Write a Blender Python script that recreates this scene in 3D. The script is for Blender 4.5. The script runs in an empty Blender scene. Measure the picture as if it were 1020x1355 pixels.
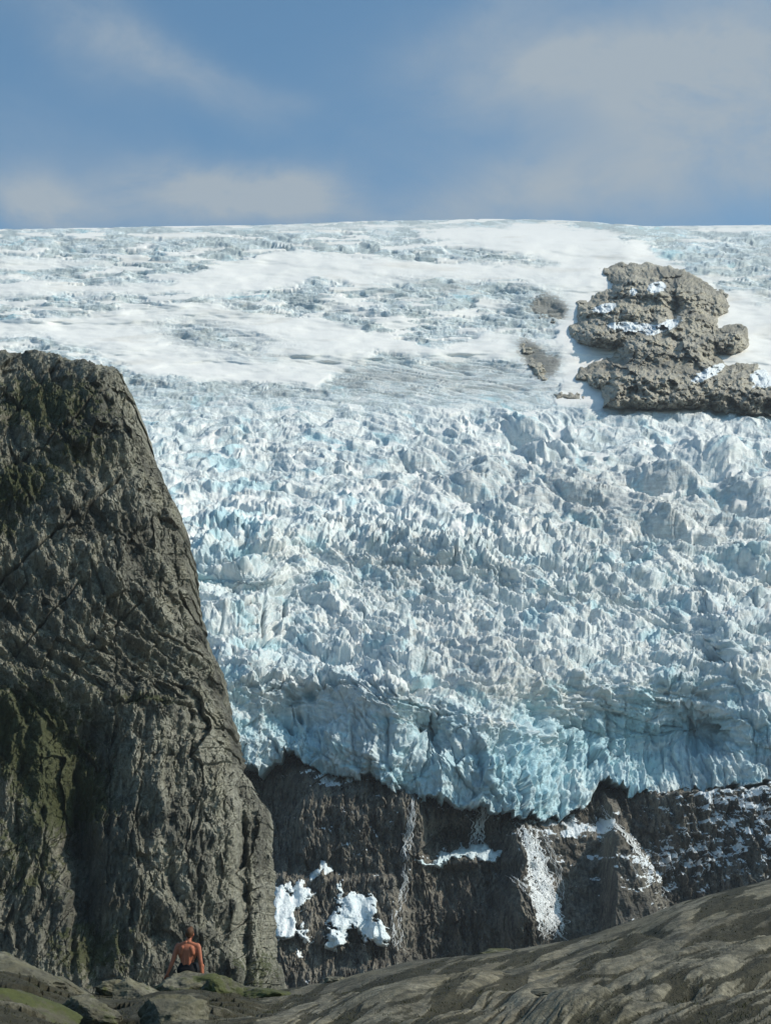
import bpy, bmesh, math, random
import numpy as np
from mathutils import Vector, Matrix

random.seed(7)
R = math.radians
scene = bpy.context.scene

# ------------------------------------------------------------------ camera
FPX = 2085.0                       # focal length in photograph pixels (1020 x 1355)
PITCH = math.atan((1130 - 677.5) / FPX)
cam_d = bpy.data.cameras.new('camera')
cam = bpy.data.objects.new('camera', cam_d)
scene.collection.objects.link(cam)
cam_d.sensor_fit = 'VERTICAL'
cam_d.sensor_height = 24
cam_d.lens = 24 * FPX / 1355
cam_d.clip_start = 0.1
cam_d.clip_end = 60000
cam.location = (0, 0, 0)
cam.rotation_euler = (math.pi / 2 + PITCH, 0, 0)
scene.camera = cam

# ------------------------------------------------------------------ light
SUN_EL = R(41)
SUN_AZ = R(97)                     # from +Y (view direction) towards +X
sdir = Vector((math.sin(SUN_AZ) * math.cos(SUN_EL), math.cos(SUN_AZ) * math.cos(SUN_EL), math.sin(SUN_EL)))
sun_d = bpy.data.lights.new('sun', 'SUN')
sun_d.energy = 4.3
sun_d.angle = R(0.5)
sun_d.color = (1.0, 0.925, 0.80)
sun = bpy.data.objects.new('sun', sun_d)
scene.collection.objects.link(sun)
sun.rotation_euler = (-sdir).to_track_quat('-Z', 'Y').to_euler()
sun.location = (300, 0, 300)

scene.view_settings.view_transform = 'Standard'
scene.view_settings.look = 'None'
scene.view_settings.gamma = 1
scene.view_settings.use_curve_mapping = False
scene.view_settings.exposure = -0.08
scene.cycles.max_bounces = 5
scene.cycles.diffuse_bounces = 3
scene.cycles.transparent_max_bounces = 16


# ------------------------------------------------------------------ node helper
class NT:
    def __init__(s, nt):
        s.nt = nt
        s.n = nt.nodes
        s.l = nt.links

    def new(s, t, **kw):
        n = s.n.new(t)
        for k, v in kw.items():
            setattr(n, k, v)
        return n

    def put(s, sock, v):
        if v is None:
            return
        if isinstance(v, bpy.types.NodeSocket):
            s.l.new(v, sock)
        else:
            if sock.type == 'RGBA' and len(v) == 3:
                v = (*v, 1)
            sock.default_value = v

    def math(s, op, a, b=None, c=None, clamp=False):
        n = s.new('ShaderNodeMath', operation=op, use_clamp=clamp)
        s.put(n.inputs[0], a)
        s.put(n.inputs[1], b)
        s.put(n.inputs[2], c)
        return n.outputs[0]

    def vmath(s, op, a, b=None):
        n = s.new('ShaderNodeVectorMath', operation=op)
        s.put(n.inputs[0], a)
        s.put(n.inputs[1], b)
        return n.outputs['Value'] if op in ('DOT_PRODUCT', 'LENGTH', 'DISTANCE') else n.outputs[0]

    def mix(s, f, a, b, blend='MIX'):
        n = s.new('ShaderNodeMix', data_type='RGBA', blend_type=blend)
        s.put(n.inputs[0], f)
        s.put(n.inputs[6], a)
        s.put(n.inputs[7], b)
        return n.outputs[2]

    def smooth(s, v, lo, hi, a=0.0, b=1.0):
        n = s.new('ShaderNodeMapRange', interpolation_type='SMOOTHSTEP')
        s.put(n.inputs[0], v)
        n.inputs[1].default_value = lo
        n.inputs[2].default_value = hi
        n.inputs[3].default_value = a
        n.inputs[4].default_value = b
        return n.outputs[0]

    def noise(s, vec, scale, detail=5, rough=0.55, dist=0.0, lac=2.0):
        n = s.new('ShaderNodeTexNoise')
        s.put(n.inputs['Vector'], vec)
        n.inputs['Scale'].default_value = scale
        n.inputs['Detail'].default_value = detail
        n.inputs['Roughness'].default_value = rough
        n.inputs['Distortion'].default_value = dist
        n.inputs['Lacunarity'].default_value = lac
        return n.outputs[0]

    def voro(s, vec, scale, feature='F1'):
        n = s.new('ShaderNodeTexVoronoi', feature=feature)
        s.put(n.inputs['Vector'], vec)
        n.inputs['Scale'].default_value = scale
        return n.outputs

    def mapping(s, vec, scale=(1, 1, 1), rot=(0, 0, 0)):
        n = s.new('ShaderNodeMapping')
        s.put(n.inputs[0], vec)
        n.inputs['Scale'].default_value = scale
        n.inputs['Rotation'].default_value = rot
        return n.outputs[0]

    def attr(s, name):
        return s.new('ShaderNodeAttribute', attribute_name=name).outputs['Fac']

    def bump(s, h, strength, dist):
        n = s.new('ShaderNodeBump')
        s.put(n.inputs['Height'], h)
        n.inputs['Strength'].default_value = strength
        n.inputs['Distance'].default_value = dist
        return n.outputs[0]


def material(name):
    m = bpy.data.materials.new(name)
    m.use_nodes = True
    t = NT(m.node_tree)
    b = t.n['Principled BSDF']
    b.inputs['Specular IOR Level'].default_value = 0.25
    return m, t, b


def geo_pos(t):
    return t.new('ShaderNodeNewGeometry').outputs['Position']


def px_dir(x, y):
    """unnormalised view direction of a photograph pixel, scaled to Y = 1"""
    a = (x - 510.0) / FPX
    b = (677.5 - y) / FPX
    cp, sp = math.cos(PITCH), math.sin(PITCH)
    yy = cp - b * sp
    return a / yy, (sp + b * cp) / yy


def pt(x, y, D):
    a, c = px_dir(x, y)
    return np.stack([a * D, D + 0 * a, c * D], -1)


# ------------------------------------------------------------------ sky
world = bpy.data.worlds.new('World')
scene.world = world
world.use_nodes = True
w = NT(world.node_tree)
bg = w.n['Background']
sky = w.new('ShaderNodeTexSky', sky_type='NISHITA')
sky.sun_disc = False
sky.sun_elevation = SUN_EL
sky.sun_rotation = SUN_AZ
sky.altitude = 300
sky.air_density = 1.0
sky.dust_density = 2.2
sky.ozone_density = 1.2
tc = w.new('ShaderNodeTexCoord').outputs['Generated']


def world_blob(x, y, rx, ry, ang=0.0):
    """soft elliptical patch of sky, radii in degrees about a direction"""
    a, c = px_dir(x, y)
    d = Vector((a, 1, c)).normalized()
    right = d.cross(Vector((0, 0, 1))).normalized()
    up = right.cross(d).normalized()
    ca, sa = math.cos(R(ang)), math.sin(R(ang))
    e1 = right * ca + up * sa
    e2 = up * ca - right * sa
    u = w.math('DIVIDE', w.vmath('DOT_PRODUCT', tcw, tuple(e1)), math.sin(R(rx)))
    v = w.math('DIVIDE', w.vmath('DOT_PRODUCT', tcw, tuple(e2)), math.sin(R(ry)))
    r2 = w.math('ADD', w.math('MULTIPLY', u, u), w.math('MULTIPLY', v, v))
    return w.math('EXPONENT', w.math('MULTIPLY', r2, -1.0))


wn = w.new('ShaderNodeTexNoise')
w.put(wn.inputs['Vector'], tc)
wn.inputs['Scale'].default_value = 9
wn.inputs['Detail'].default_value = 6
tcw = w.vmath('ADD', tc, w.vmath('MULTIPLY', w.vmath('SUBTRACT', wn.outputs['Color'], (0.5, 0.5, 0.5)), (0.07, 0.07, 0.05)))
blobs = [  # x, y, rx deg, ry deg, tilt, weight
    (110, 40, 4.0, 1.3, -22, 0.42), (250, 95, 3.6, 0.9, -28, 0.40), (385, 135, 3.2, 0.6, -20, 0.16),
    (880, 70, 7.0, 2.6, 4, 0.85), (700, 95, 3.2, 1.4, 15, 0.30), (1010, 150, 5, 2.4, 0, 0.45),
    (620, 30, 2.4, 0.8, 30, 0.22),
    (385, 262, 2.0, 1.0, 0, 0.95), (270, 275, 3.4, 0.95, 4, 0.85), (50, 275, 2.3, 1.0, -12, 0.95),
    (640, 275, 5.5, 1.0, 0, 0.38), (900, 240, 9, 1.6, 0, 0.45), (60, 200, 5, 2, -10, 0.15),
]
acc = None
for x, y, rx, ry, an, wt in blobs:
    v = w.math('MULTIPLY', world_blob(x, y, rx, ry, an), wt)
    acc = v if acc is None else w.math('ADD', acc, v)
tcs = w.mapping(tc, (1, 1, 1.9), (0.15, 0.1, 0))
cl = w.noise(tcs, 12, 12, 0.68, 0.4)
cl2 = w.noise(tcs, 3.1, 5, 0.55, 0.2)
cl = w.math('ADD', w.math('MULTIPLY', cl, 0.9), w.math('MULTIPLY', cl2, 0.6))
cover = w.math('MULTIPLY', acc, w.smooth(cl, 0.44, 0.95, 0.40, 1.45), clamp=True)
thin = w.smooth(cl2, 0.45, 0.8, 0.0, 0.10)
cover = w.math('MAXIMUM', cover, thin)
skyc = w.mix(1.0, sky.outputs[0], (0.66, 0.985, 1.05), 'MULTIPLY')
cloudc = (2.65, 3.15, 3.62, 1)
w.put(bg.inputs['Color'], w.mix(cover, skyc, cloudc))
bg.inputs['Strength'].default_value = 0.145


# ------------------------------------------------------------------ numpy noise
def _h(ix, iy, seed):
    h = (ix.astype(np.int64) * 374761393 + iy.astype(np.int64) * 668265263 + seed * 1442695041) & 0xFFFFFFFF
    h = ((h ^ (h >> 13)) * 1274126177) & 0xFFFFFFFF
    h = ((h ^ (h >> 15)) * 2246822519) & 0xFFFFFFFF
    return ((h ^ (h >> 16)) & 0xFFFFFF).astype(np.float64) / 16777216.0


def perlin(x, y, seed=0):
    x0 = np.floor(x)
    y0 = np.floor(y)
    fx = x - x0
    fy = y - y0
    u = fx * fx * fx * (fx * (fx * 6 - 15) + 10)
    v = fy * fy * fy * (fy * (fy * 6 - 15) + 10)

    def g(dx, dy):
        a = _h(x0 + dx, y0 + dy, seed) * 2 * np.pi
        return np.cos(a) * (fx - dx) + np.sin(a) * (fy - dy)
    n0 = g(0, 0) * (1 - u) + g(1, 0) * u
    n1 = g(0, 1) * (1 - u) + g(1, 1) * u
    return (n0 * (1 - v) + n1 * v) * 1.5


def fbm(x, y, octv=5, seed=0, gain=0.5, lac=2.03):
    s = 0
    a = 1.0
    for i in range(octv):
        s = s + a * perlin(x, y, seed + i * 17)
        x = x * lac + 5.3
        y = y * lac + 1.7
        a *= gain
    return s


def ridged(x, y, octv=5, seed=0, gain=0.5, lac=2.03):
    s = 0
    a = 1.0
    for i in range(octv):
        s = s + a * (1 - 2.2 * np.abs(perlin(x, y, seed + i * 17)))
        x = x * lac + 5.3
        y = y * lac + 1.7
        a *= gain
    return s


def cells(x, y, seed=0, tilt=1.0, jit=0.9):
    """faceted blocks: (height of the nearest cell's tilted top, distance to the crack beside it, random id)"""
    x0 = np.floor(x)
    y0 = np.floor(y)
    f1 = np.full(x.shape, 9.0)
    f2 = np.full(x.shape, 9.0)
    h = np.zeros(x.shape)
    rid = np.zeros(x.shape)
    for dx in (-1, 0, 1):
        for dy in (-1, 0, 1):
            cx = x0 + dx
            cy = y0 + dy
            px_ = cx + 0.5 + (_h(cx, cy, seed) - 0.5) * jit
            py_ = cy + 0.5 + (_h(cx, cy, seed + 1) - 0.5) * jit
            ex = x - px_
            ey = y - py_
            d = np.sqrt(ex * ex + ey * ey)
            r = _h(cx, cy, seed + 2)
            a = _h(cx, cy, seed + 3) * 2 * np.pi
            hh = (r - 0.5) + tilt * (np.cos(a) * ex + np.sin(a) * ey)
            near = d < f1
            f2 = np.where(near, f1, np.minimum(f2, d))
            h = np.where(near, hh, h)
            rid = np.where(near, r, rid)
            f1 = np.where(near, d, f1)
    return h, f2 - f1, rid


def facets(x, y, size, seed=0, ratio=1.6, rot=0.0):
    """continuous creased planes, like jointed rock; ratio stretches them upward"""
    c, s_ = math.cos(rot), math.sin(rot)
    x, y = x * c + y * s_, -x * s_ + y * c
    y = y / ratio
    rid = cells(x / (size * 3.1), y / (size * 3.1), seed + 40, 0)[2]
    rid2 = cells(x / (size * 1.7) + 5, y / (size * 1.7), seed + 50, 0)[2]
    wob = 0.7 * perlin(x / (size * 4), y / (size * 4), seed + 60)
    h = 0
    for i, (th, f) in enumerate(((0.15, 1.0), (1.25, 0.8), (2.2, 1.27), (0.75, 1.9), (2.75, 2.3))):
        th2 = th + 0.5 * (rid - 0.5)
        p = (x * np.cos(th2) + y * np.sin(th2)) * f / size + wob + rid * 7.3 + (rid2 * 3.1 if i > 1 else 0)
        h = h + np.abs(2 * (p - np.floor(p)) - 1) / f
    return h / 2.4 - 0.5


def sst(v, a, b):
    t = np.clip((v - a) / (b - a), 0, 1)
    return t * t * (3 - 2 * t)


def blob(x, y, cx, cy, rx, ry, ang=0.0):
    c, s = math.cos(R(ang)), math.sin(R(ang))
    u = ((x - cx) * c + (y - cy) * s) / rx
    v = (-(x - cx) * s + (y - cy) * c) / ry
    return np.exp(-(u * u + v * v))


def sdf(x, y, poly):
    """signed distance to a polygon, positive inside"""
    n = len(poly)
    d = np.full(x.shape, 1e9)
    ins = np.zeros(x.shape, bool)
    for i in range(n):
        ax, ay = poly[i]
        bx, by = poly[(i + 1) % n]
        ex, ey = bx - ax, by - ay
        t = np.clip(((x - ax) * ex + (y - ay) * ey) / (ex * ex + ey * ey + 1e-9), 0, 1)
        d = np.minimum(d, np.hypot(x - ax - t * ex, y - ay - t * ey))
        if ay != by:
            c = ((ay > y) != (by > y)) & (x < (bx - ax) * (y - ay) / (by - ay) + ax)
            ins ^= c
    return np.where(ins, d, -d)


def line_y(x, pts):
    p = np.array(pts, float)
    return np.interp(x, p[:, 0], p[:, 1])


def smooth1(a, n):
    k = np.hanning(n + 2)[1:-1]
    k /= k.sum()
    p = np.pad(a, n // 2, 'edge')
    return np.convolve(p, k, 'valid')[:len(a)]


def box2(a, n):
    """box blur of a 2-D array, n = half width"""
    for ax in (0, 1):
        pad = [(0, 0), (0, 0)]
        pad[ax] = (n + 1, n)
        c = np.cumsum(np.pad(a, pad, 'edge'), axis=ax)
        if ax == 0:
            a = (c[2 * n + 1:] - c[:-2 * n - 1]) / (2 * n + 1)
        else:
            a = (c[:, 2 * n + 1:] - c[:, :-2 * n - 1]) / (2 * n + 1)
    return a


def normals(P):
    du = np.gradient(P, axis=1)
    dv = np.gradient(P, axis=0)
    n = np.cross(du, dv)
    n /= np.linalg.norm(n, axis=2, keepdims=True) + 1e-9
    return n


# ------------------------------------------------------------------ object helpers
def link(o, parent=None):
    scene.collection.objects.link(o)
    if parent is not None:
        o.parent = parent
    return o


def tag(o, label=None, cat=None, group=None, kind=None):
    if label:
        o['label'] = label
    if cat:
        o['category'] = cat
    if group:
        o['group'] = group
    if kind:
        o['kind'] = kind
    return o


def grid_mesh(name, P, mat, attrs=None, keep=None, smooth=True, origin=None):
    """P: (rows, cols, 3), rows going UP the picture, columns to the right."""
    ny, nx = P.shape[:2]
    idx = np.arange(ny * nx).reshape(ny, nx)
    q = np.stack([idx[:-1, :-1], idx[:-1, 1:], idx[1:, 1:], idx[1:, :-1]], -1).reshape(-1, 4)
    if keep is not None:
        kf = (keep[:-1, :-1] & keep[:-1, 1:] & keep[1:, 1:] & keep[1:, :-1]).reshape(-1)
        q = q[kf]
        used = np.unique(q)
        remap = np.full(ny * nx, -1)
        remap[used] = np.arange(len(used))
        q = remap[q]
        V = P.reshape(-1, 3)[used]
    else:
        used = slice(None)
        V = P.reshape(-1, 3)
    if origin is not None:
        V = V - np.array(origin)
    me = bpy.data.meshes.new(name)
    me.vertices.add(len(V))
    me.vertices.foreach_set('co', np.ascontiguousarray(V, dtype=np.float32).ravel())
    me.loops.add(len(q) * 4)
    me.loops.foreach_set('vertex_index', q.astype(np.int32).ravel())
    me.polygons.add(len(q))
    me.polygons.foreach_set('loop_start', np.arange(0, len(q) * 4, 4, dtype=np.int32))
    me.polygons.foreach_set('use_smooth', np.full(len(q), smooth))
    for k, a in (attrs or {}).items():
        at = me.attributes.new(k, 'FLOAT', 'POINT')
        at.data.foreach_set('value', np.ascontiguousarray(a.reshape(-1)[used], dtype=np.float32))
    me.update(calc_edges=True)
    me.materials.append(mat)
    o = bpy.data.objects.new(name, me)
    if origin is not None:
        o.location = origin
    return link(o)


# ------------------------------------------------------------------ materials
def rock_material(name, c_dark, c_light, c_warm, scale=1.0, stretch=(1, 1, 0.35), moss=True, snow=False, bump=0.6, bd=0.4,
                  streak=0.0, moss_c=((0.018, 0.026, 0.007), (0.095, 0.105, 0.026)), grain=None, patch=0.55):
    m, t, b = material(name)
    p = t.mapping(geo_pos(t), tuple(scale * k for k in stretch))
    pi = t.vmath('SCALE', geo_pos(t))
    pi.node.inputs['Scale'].default_value = scale
    n1 = t.noise(p, 0.35, 6, 0.6, 0.6)
    n2 = t.noise(pi, 1.6, 8, 0.68, 0.3)
    n3 = t.noise(pi, 0.09, 4, 0.55, 0.5)
    c = t.mix(t.smooth(n2, 0.3, 0.72), c_dark, c_light)
    c = t.mix(t.smooth(n1, 0.40, 0.66, 0, 0.75), c, c_warm)
    c = t.mix(t.smooth(n3, 0.42, 0.62, 0, patch), c, tuple(k * 0.5 for k in c_dark))
    n5 = t.noise(pi, 0.32, 7, 0.72, 0.8)
    c = t.mix(t.smooth(n5, 0.54, 0.60, 0, 0.5), c, tuple(k * 0.42 for k in c_dark))
    c = t.mix(t.smooth(t.noise(pi, 0.7, 8, 0.75, 0.2), 0.60, 0.68, 0, 0.45), c, tuple(min(1, k * 1.35) for k in c_light))
    if grain is not None:
        pg = t.mapping(t.mapping(geo_pos(t), (1, 1, 1), (0, 0, grain)), (0.10 * scale, 1.1 * scale, 1.1 * scale))
        gr_ = t.noise(pg, 0.8, 7, 0.65, 0.5)
        c = t.mix(t.smooth(gr_, 0.50, 0.66, 0, 0.75), c, tuple(k * 0.35 for k in c_dark))
        n2 = t.math('ADD', n2, t.math('MULTIPLY', gr_, 1.2))
    if streak:
        ps = t.mapping(geo_pos(t), (scale * 1.2, scale * 1.2, scale * 0.07))
        st = t.smooth(t.noise(ps, 0.6, 6, 0.6, 0.3), 0.48, 0.68, 0, streak)
        c = t.mix(st, c, (0.012, 0.012, 0.014))
    vo = t.voro(t.vmath('ADD', pi, t.vmath('SCALE', pi)), 0.9, 'DISTANCE_TO_EDGE')[0]
    crack = t.smooth(vo, 0.0, 0.05, 0.15, 0.0)
    if moss:
        ml = t.attr('moss')
        mn = t.noise(pi, 0.8, 7, 0.7, 0.2)
        mf = t.smooth(t.math('ADD', ml, t.math('MULTIPLY', t.math('SUBTRACT', mn, 0.5), 1.3)), 0.38, 0.62)
        mc = t.mix(t.noise(pi, 3.0, 5, 0.7), *moss_c)
        c = t.mix(t.math('MULTIPLY', mf, 0.85), c, mc)
    rough = 0.8
    if snow:
        sn = t.attr('snow')
        sf = t.smooth(t.math('ADD', sn, t.math('MULTIPLY', t.math('SUBTRACT', t.noise(pi, 0.9, 6, 0.65), 0.5), 0.5)), 0.46, 0.54)
        c = t.mix(sf, c, (0.80, 0.83, 0.85))
    t.put(b.inputs['Base Color'], c)
    b.inputs['Roughness'].default_value = rough
    h = t.math('ADD', t.math('MULTIPLY', n2, 1.0), t.math('MULTIPLY', t.noise(pi, 5.0, 6, 0.7), 0.45))
    h = t.math('ADD', h, t.math('MULTIPLY', n1, 1.2))
    h = t.math('SUBTRACT', h, t.math('MULTIPLY', crack, 0.5))
    t.put(b.inputs['Normal'], t.bump(h, bump, bd))
    return m


MAT = {}
MAT['cliff'] = rock_material('cliff rock', (0.19, 0.18, 0.148), (0.50, 0.475, 0.385), (0.30, 0.28, 0.21),
                             scale=0.75, bump=1.0, bd=0.9, streak=0.35, patch=0.75)
MAT['wall'] = rock_material('wet rock wall', (0.075, 0.070, 0.062), (0.34, 0.31, 0.255), (0.20, 0.172, 0.135),
                            scale=0.5, snow=True, moss=False, bump=0.9, bd=1.0, streak=0.7)
MAT['nunatak'] = rock_material('outcrop rock', (0.30, 0.275, 0.23), (0.53, 0.49, 0.41), (0.46, 0.41, 0.31),
                               scale=0.16, stretch=(1, 1, 0.6), snow=True, moss=False, bump=0.8, bd=3.0)
MAT['slab'] = rock_material('foreground rock', (0.082, 0.075, 0.054), (0.30, 0.27, 0.20), (0.165, 0.143, 0.090),
                            scale=2.4, stretch=(0.6, 0.3, 1), bump=0.8, bd=0.09, grain=R(-56),
                            moss_c=((0.006, 0.0055, 0.0035), (0.040, 0.035, 0.014)))
MAT['boulder'] = rock_material('boulder rock', (0.065, 0.060, 0.045), (0.22, 0.205, 0.15), (0.14, 0.125, 0.07),
                               scale=4.0, stretch=(1, 1, 1), bump=0.6, bd=0.04)

# glacier ice
m, t, b = material('glacier ice')
pos = geo_pos(t)
blue = t.attr('blue')
snow = t.attr('snow')
dirt = t.attr('dirt')
n1 = t.noise(pos, 0.22, 7, 0.66, 0.4)
n2 = t.noise(pos, 0.045, 5, 0.6, 0.5)
n4 = t.noise(t.mapping(pos, (0.25, 0.9, 1.3)), 0.35, 6, 0.68, 0.5)
c = t.mix(t.smooth(n1, 0.32, 0.7), (0.48, 0.565, 0.59), (0.76, 0.79, 0.785))
bl = t.math('ADD', blue, t.math('MULTIPLY', t.math('SUBTRACT', n2, 0.5), 1.4))
c = t.mix(t.smooth(bl, 0.12, 0.95, 0, 0.75), c, (0.37, 0.63, 0.73))
bd_ = t.attr('band')
c = t.mix(t.smooth(bd_, 0.12, 0.65, 0, 0.7), c, (0.83, 0.825, 0.79))
c = t.mix(t.smooth(bd_, -0.10, -0.55, 0, 0.8), c, (0.43, 0.48, 0.48))
c = t.mix(t.smooth(t.attr('band2'), 0.15, 0.6, 0, 0.65), c, (0.42, 0.64, 0.70))
dl = t.math('ADD', dirt, t.math('MULTIPLY', t.math('SUBTRACT', n4, 0.5), 1.5))
c = t.mix(t.smooth(dl, 0.30, 0.85, 0, 0.62), c, (0.34, 0.335, 0.315))
c = t.mix(t.smooth(t.math('ADD', t.attr('rubble'), t.math('MULTIPLY', t.math('SUBTRACT', n1, 0.5), 1.6)), 0.40, 0.62, 0, 0.85), c, (0.17, 0.155, 0.13))
tan = t.smooth(t.noise(t.mapping(pos, (0.5, 1, 1.5)), 0.02, 5, 0.6, 0.8), 0.53, 0.68, 0, 0.55)
sc = t.mix(tan, (0.83, 0.80, 0.76), (0.70, 0.65, 0.585))
c = t.mix(snow, c, sc)
t.put(b.inputs['Base Color'], c)
b.inputs['Roughness'].default_value = 0.6
hh = t.math('ADD', t.noise(pos, 0.5, 7, 0.7), t.math('MULTIPLY', t.noise(pos, 1.9, 5, 0.7), 0.3))
bp = t.new('ShaderNodeBump')
t.put(bp.inputs['Height'], hh)
t.put(bp.inputs['Strength'], t.math('SUBTRACT', 0.75, t.math('MULTIPLY', snow, 0.65)))
bp.inputs['Distance'].default_value = 1.6
t.put(b.inputs['Normal'], bp.outputs[0])
MAT['ice'] = m

m, t, b = material('old snow')
pos = geo_pos(t)
c = t.mix(t.smooth(t.noise(pos, 0.5, 6, 0.65), 0.3, 0.7), (0.62, 0.68, 0.70), (0.84, 0.86, 0.87))
c = t.mix(t.math('MULTIPLY', t.attr('blue'), 0.6), c, (0.42, 0.66, 0.74))
t.put(b.inputs['Base Color'], c)
b.inputs['Roughness'].default_value = 0.6
t.put(b.inputs['Normal'], t.bump(t.noise(pos, 0.7, 6, 0.7), 0.8, 1.0))
MAT['snow'] = m

m, t, b = material('falling water')
pos = geo_pos(t)
st = t.noise(t.mapping(pos, (2.0, 2.0, 0.09)), 0.9, 3, 0.5, 0.2)
b.inputs['Base Color'].default_value = (0.84, 0.86, 0.87, 1)
b.inputs['Roughness'].default_value = 0.5
t.put(b.inputs['Alpha'], t.math('MULTIPLY', t.smooth(st, 0.32, 0.66, 0.35, 1.0), t.attr('dense'), clamp=True))
MAT['water'] = m

m, t, b = material('valley scree')
pos = geo_pos(t)
c = t.mix(t.noise(pos, 0.3, 8, 0.7), (0.05, 0.048, 0.04), (0.16, 0.15, 0.13))
t.put(b.inputs['Base Color'], c)
b.inputs['Roughness'].default_value = 0.9
MAT['ground'] = m


def flat_mat(name, col, rough=0.6, var=0.25, scale=30, sss=0.0):
    m, t, b = material(name)
    n = t.noise(geo_pos(t), scale, 5, 0.6)
    lo = tuple(k * (1 - var) for k in col)
    hi = tuple(min(1, k * (1 + var)) for k in col)
    t.put(b.inputs['Base Color'], t.mix(n, lo, hi))
    b.inputs['Roughness'].default_value = rough
    if sss:
        b.inputs['Subsurface Weight'].default_value = sss
        b.inputs['Subsurface Radius'].default_value = (0.02, 0.008, 0.004)
    return m


# ------------------------------------------------------------------ the glacier
EDGE = [(-200, 1000), (250, 1000), (322, 1012), (345, 1022), (362, 1008), (384, 994), (400, 1008), (425, 1022), (470, 1024),
        (500, 1032), (525, 1046), (560, 1054), (600, 1066), (650, 1074), (690, 1082), (745, 1084), (768, 1076), (786, 1050),
        (800, 1040), (830, 1050), (880, 1050), (940, 1046), (985, 1046), (1020, 1036), (1200, 1030)]
SKY = [(-200, 305), (0, 303), (130, 302), (210, 300), (380, 297), (480, 293), (560, 291), (640, 290), (720, 291), (790, 294),
       (850, 299), (930, 299), (1020, 298), (1200, 298)]
DT = np.array([(1100, 699), (1040, 703), (1000, 706), (950, 711), (900, 722), (870, 742), (850, 762), (800, 802), (760, 828),
               (720, 858), (680, 905), (640, 975), (600, 1060), (560, 1150), (540, 1195), (520, 1245), (500, 1290),
               (470, 1360), (430, 1450), (400, 1520), (360, 1620), (330, 1710), (310, 1830), (300, 1920), (288, 2040)])[::-1]
_ys = np.arange(280, 1110)
_ds = smooth1(np.interp(_ys, DT[:, 0], DT[:, 1]), 25)


def nose(x):
    return -25 * np.exp(-((x - 615) / np.where(x > 615, 135.0, 150.0)) ** 2) + 0.05 * (x - 600)


def ice_depth(x, y):
    D = np.interp(y, _ys, _ds)
    D = D + nose(x) * sst(y, 800, 960) + (x - 600) * 0.05 * sst(y, 540, 800) * (1 - sst(y, 800, 960))
    wob = 10 * fbm(x / 90, y / 90, 3, 91)

    def step(pts, wd, amt, x0=-1e4, x1=1e4, soft=60):
        ly = line_y(x, pts) + wob
        win = sst(x, x0 - soft, x0) * (1 - sst(x, x1, x1 + soft))
        return amt * sst(ly - y, 0, wd) * win

    def face(pts, hgt, amt, x0=-1e4, x1=1e4, soft=60):
        """bulge forward just under a crest line, fading downwards: a steep face"""
        ly = line_y(x, pts) + wob
        xw = x + 3 * wob
        win = sst(xw, x0 - soft, x0) * (1 - sst(xw, x1, x1 + soft))
        d = y - ly
        return -amt * sst(d, -14, 4) * (1 - sst(d, hgt * 0.5, hgt)) * win
    L1 = [(230, 665), (330, 672), (420, 680), (520, 690), (620, 705), (700, 720), (800, 745), (900, 790), (1020, 820)]
    D += face([(230, 690), (270, 695), (340, 700)], 110, 24, 200, 300, 130)
    D += face(L1, 70, 9, 420, 1e4, 200)
    D += face([(300, 868), (350, 862), (430, 880), (500, 905), (560, 930)], 170, 13, 200, 520, 60)
    D += face([(560, 900), (640, 955), (720, 968), (800, 985)], 100, 5, 560, 760, 40)
    D += face([(870, 800), (930, 822), (1020, 822), (1200, 815)], 55, 16, 945, 1e4, 60)
    D += face([(880, 905), (930, 925), (1020, 950), (1200, 960)], 70, 6, 935, 1e4, 60)
    D += face([(150, 770), (270, 785), (340, 800)], 90, 16, 100, 290, 110)
    D += 0.30 * (1095 - y) * (blob(x, y, 715, 1020, 75, 70) + 0.8 * blob(x, y, 850, 1000, 90, 60))
    # hollows and shoulders
    D += 22 * blob(x, y, 930, 965, 45, 28, 25)
    D += 16 * blob(x, y, 560, 965, 40, 35)
    D -= 14 * blob(x, y, 690, 1010, 45, 60)
    D += 14 * blob(x, y, 400, 950, 90, 45)
    D -= 9 * blob(x, y, 530, 880, 35, 45)
    # the upper icefield rolls over in benches
    up = sst(600 - y, 0, 120)
    D += up * 6 * np.sin((y + 0.02 * x + 9 * fbm(x / 160, y / 60, 3, 5)) / 11.0) * sst(y, 296, 330) * 0.8
    D += up * 13 * fbm(x / 150, y / 30, 4, 33) * sst(y, 296, 320)
    # ridge dips away to the right of the skyline
    D += 120 * sst(x, 820, 900) * (1 - sst(y, 300, 350))
    return D


STEP = 0.95
nx = int(1330 / STEP)
nr = int(790 / STEP)
gx = np.linspace(-150, 1180, nx)
gv = np.linspace(0, 1, nr)
X, V = np.meshgrid(gx, gv)
e = smooth1(line_y(gx, EDGE), 9)
ej = 3.2 * fbm(gx / 14, gx * 0, 5, 3, gain=0.6) + 9.0 * (_h(np.floor((gx + 6 * fbm(gx / 15, gx * 0, 2, 4)) / 15.0), gx * 0, 8) - 0.5)
s = smooth1(line_y(gx, SKY), 9)
Y = e[None, :] * (1 - V) + s[None, :] * V + ej[None, :] * (1 - V) ** 45
D = ice_depth(X, Y)
B = pt(X, Y, D)
Bs = np.stack([box2(B[..., k], 5) for k in range(3)], -1)
N = normals(Bs)
# surface coordinates in metres
S = X * 0 + B[..., 0]
seg = np.linalg.norm(np.diff(pt(X, Y, np.interp(Y, _ys, _ds)), axis=0), axis=2)
T = np.vstack([np.zeros((1, nx)), np.cumsum(seg, 0)])

wx = S + 9 * fbm(S / 45, T / 45, 3, 201)
wt = T + 9 * fbm(S / 45, T / 45, 3, 202) + 0.30 * S

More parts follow.
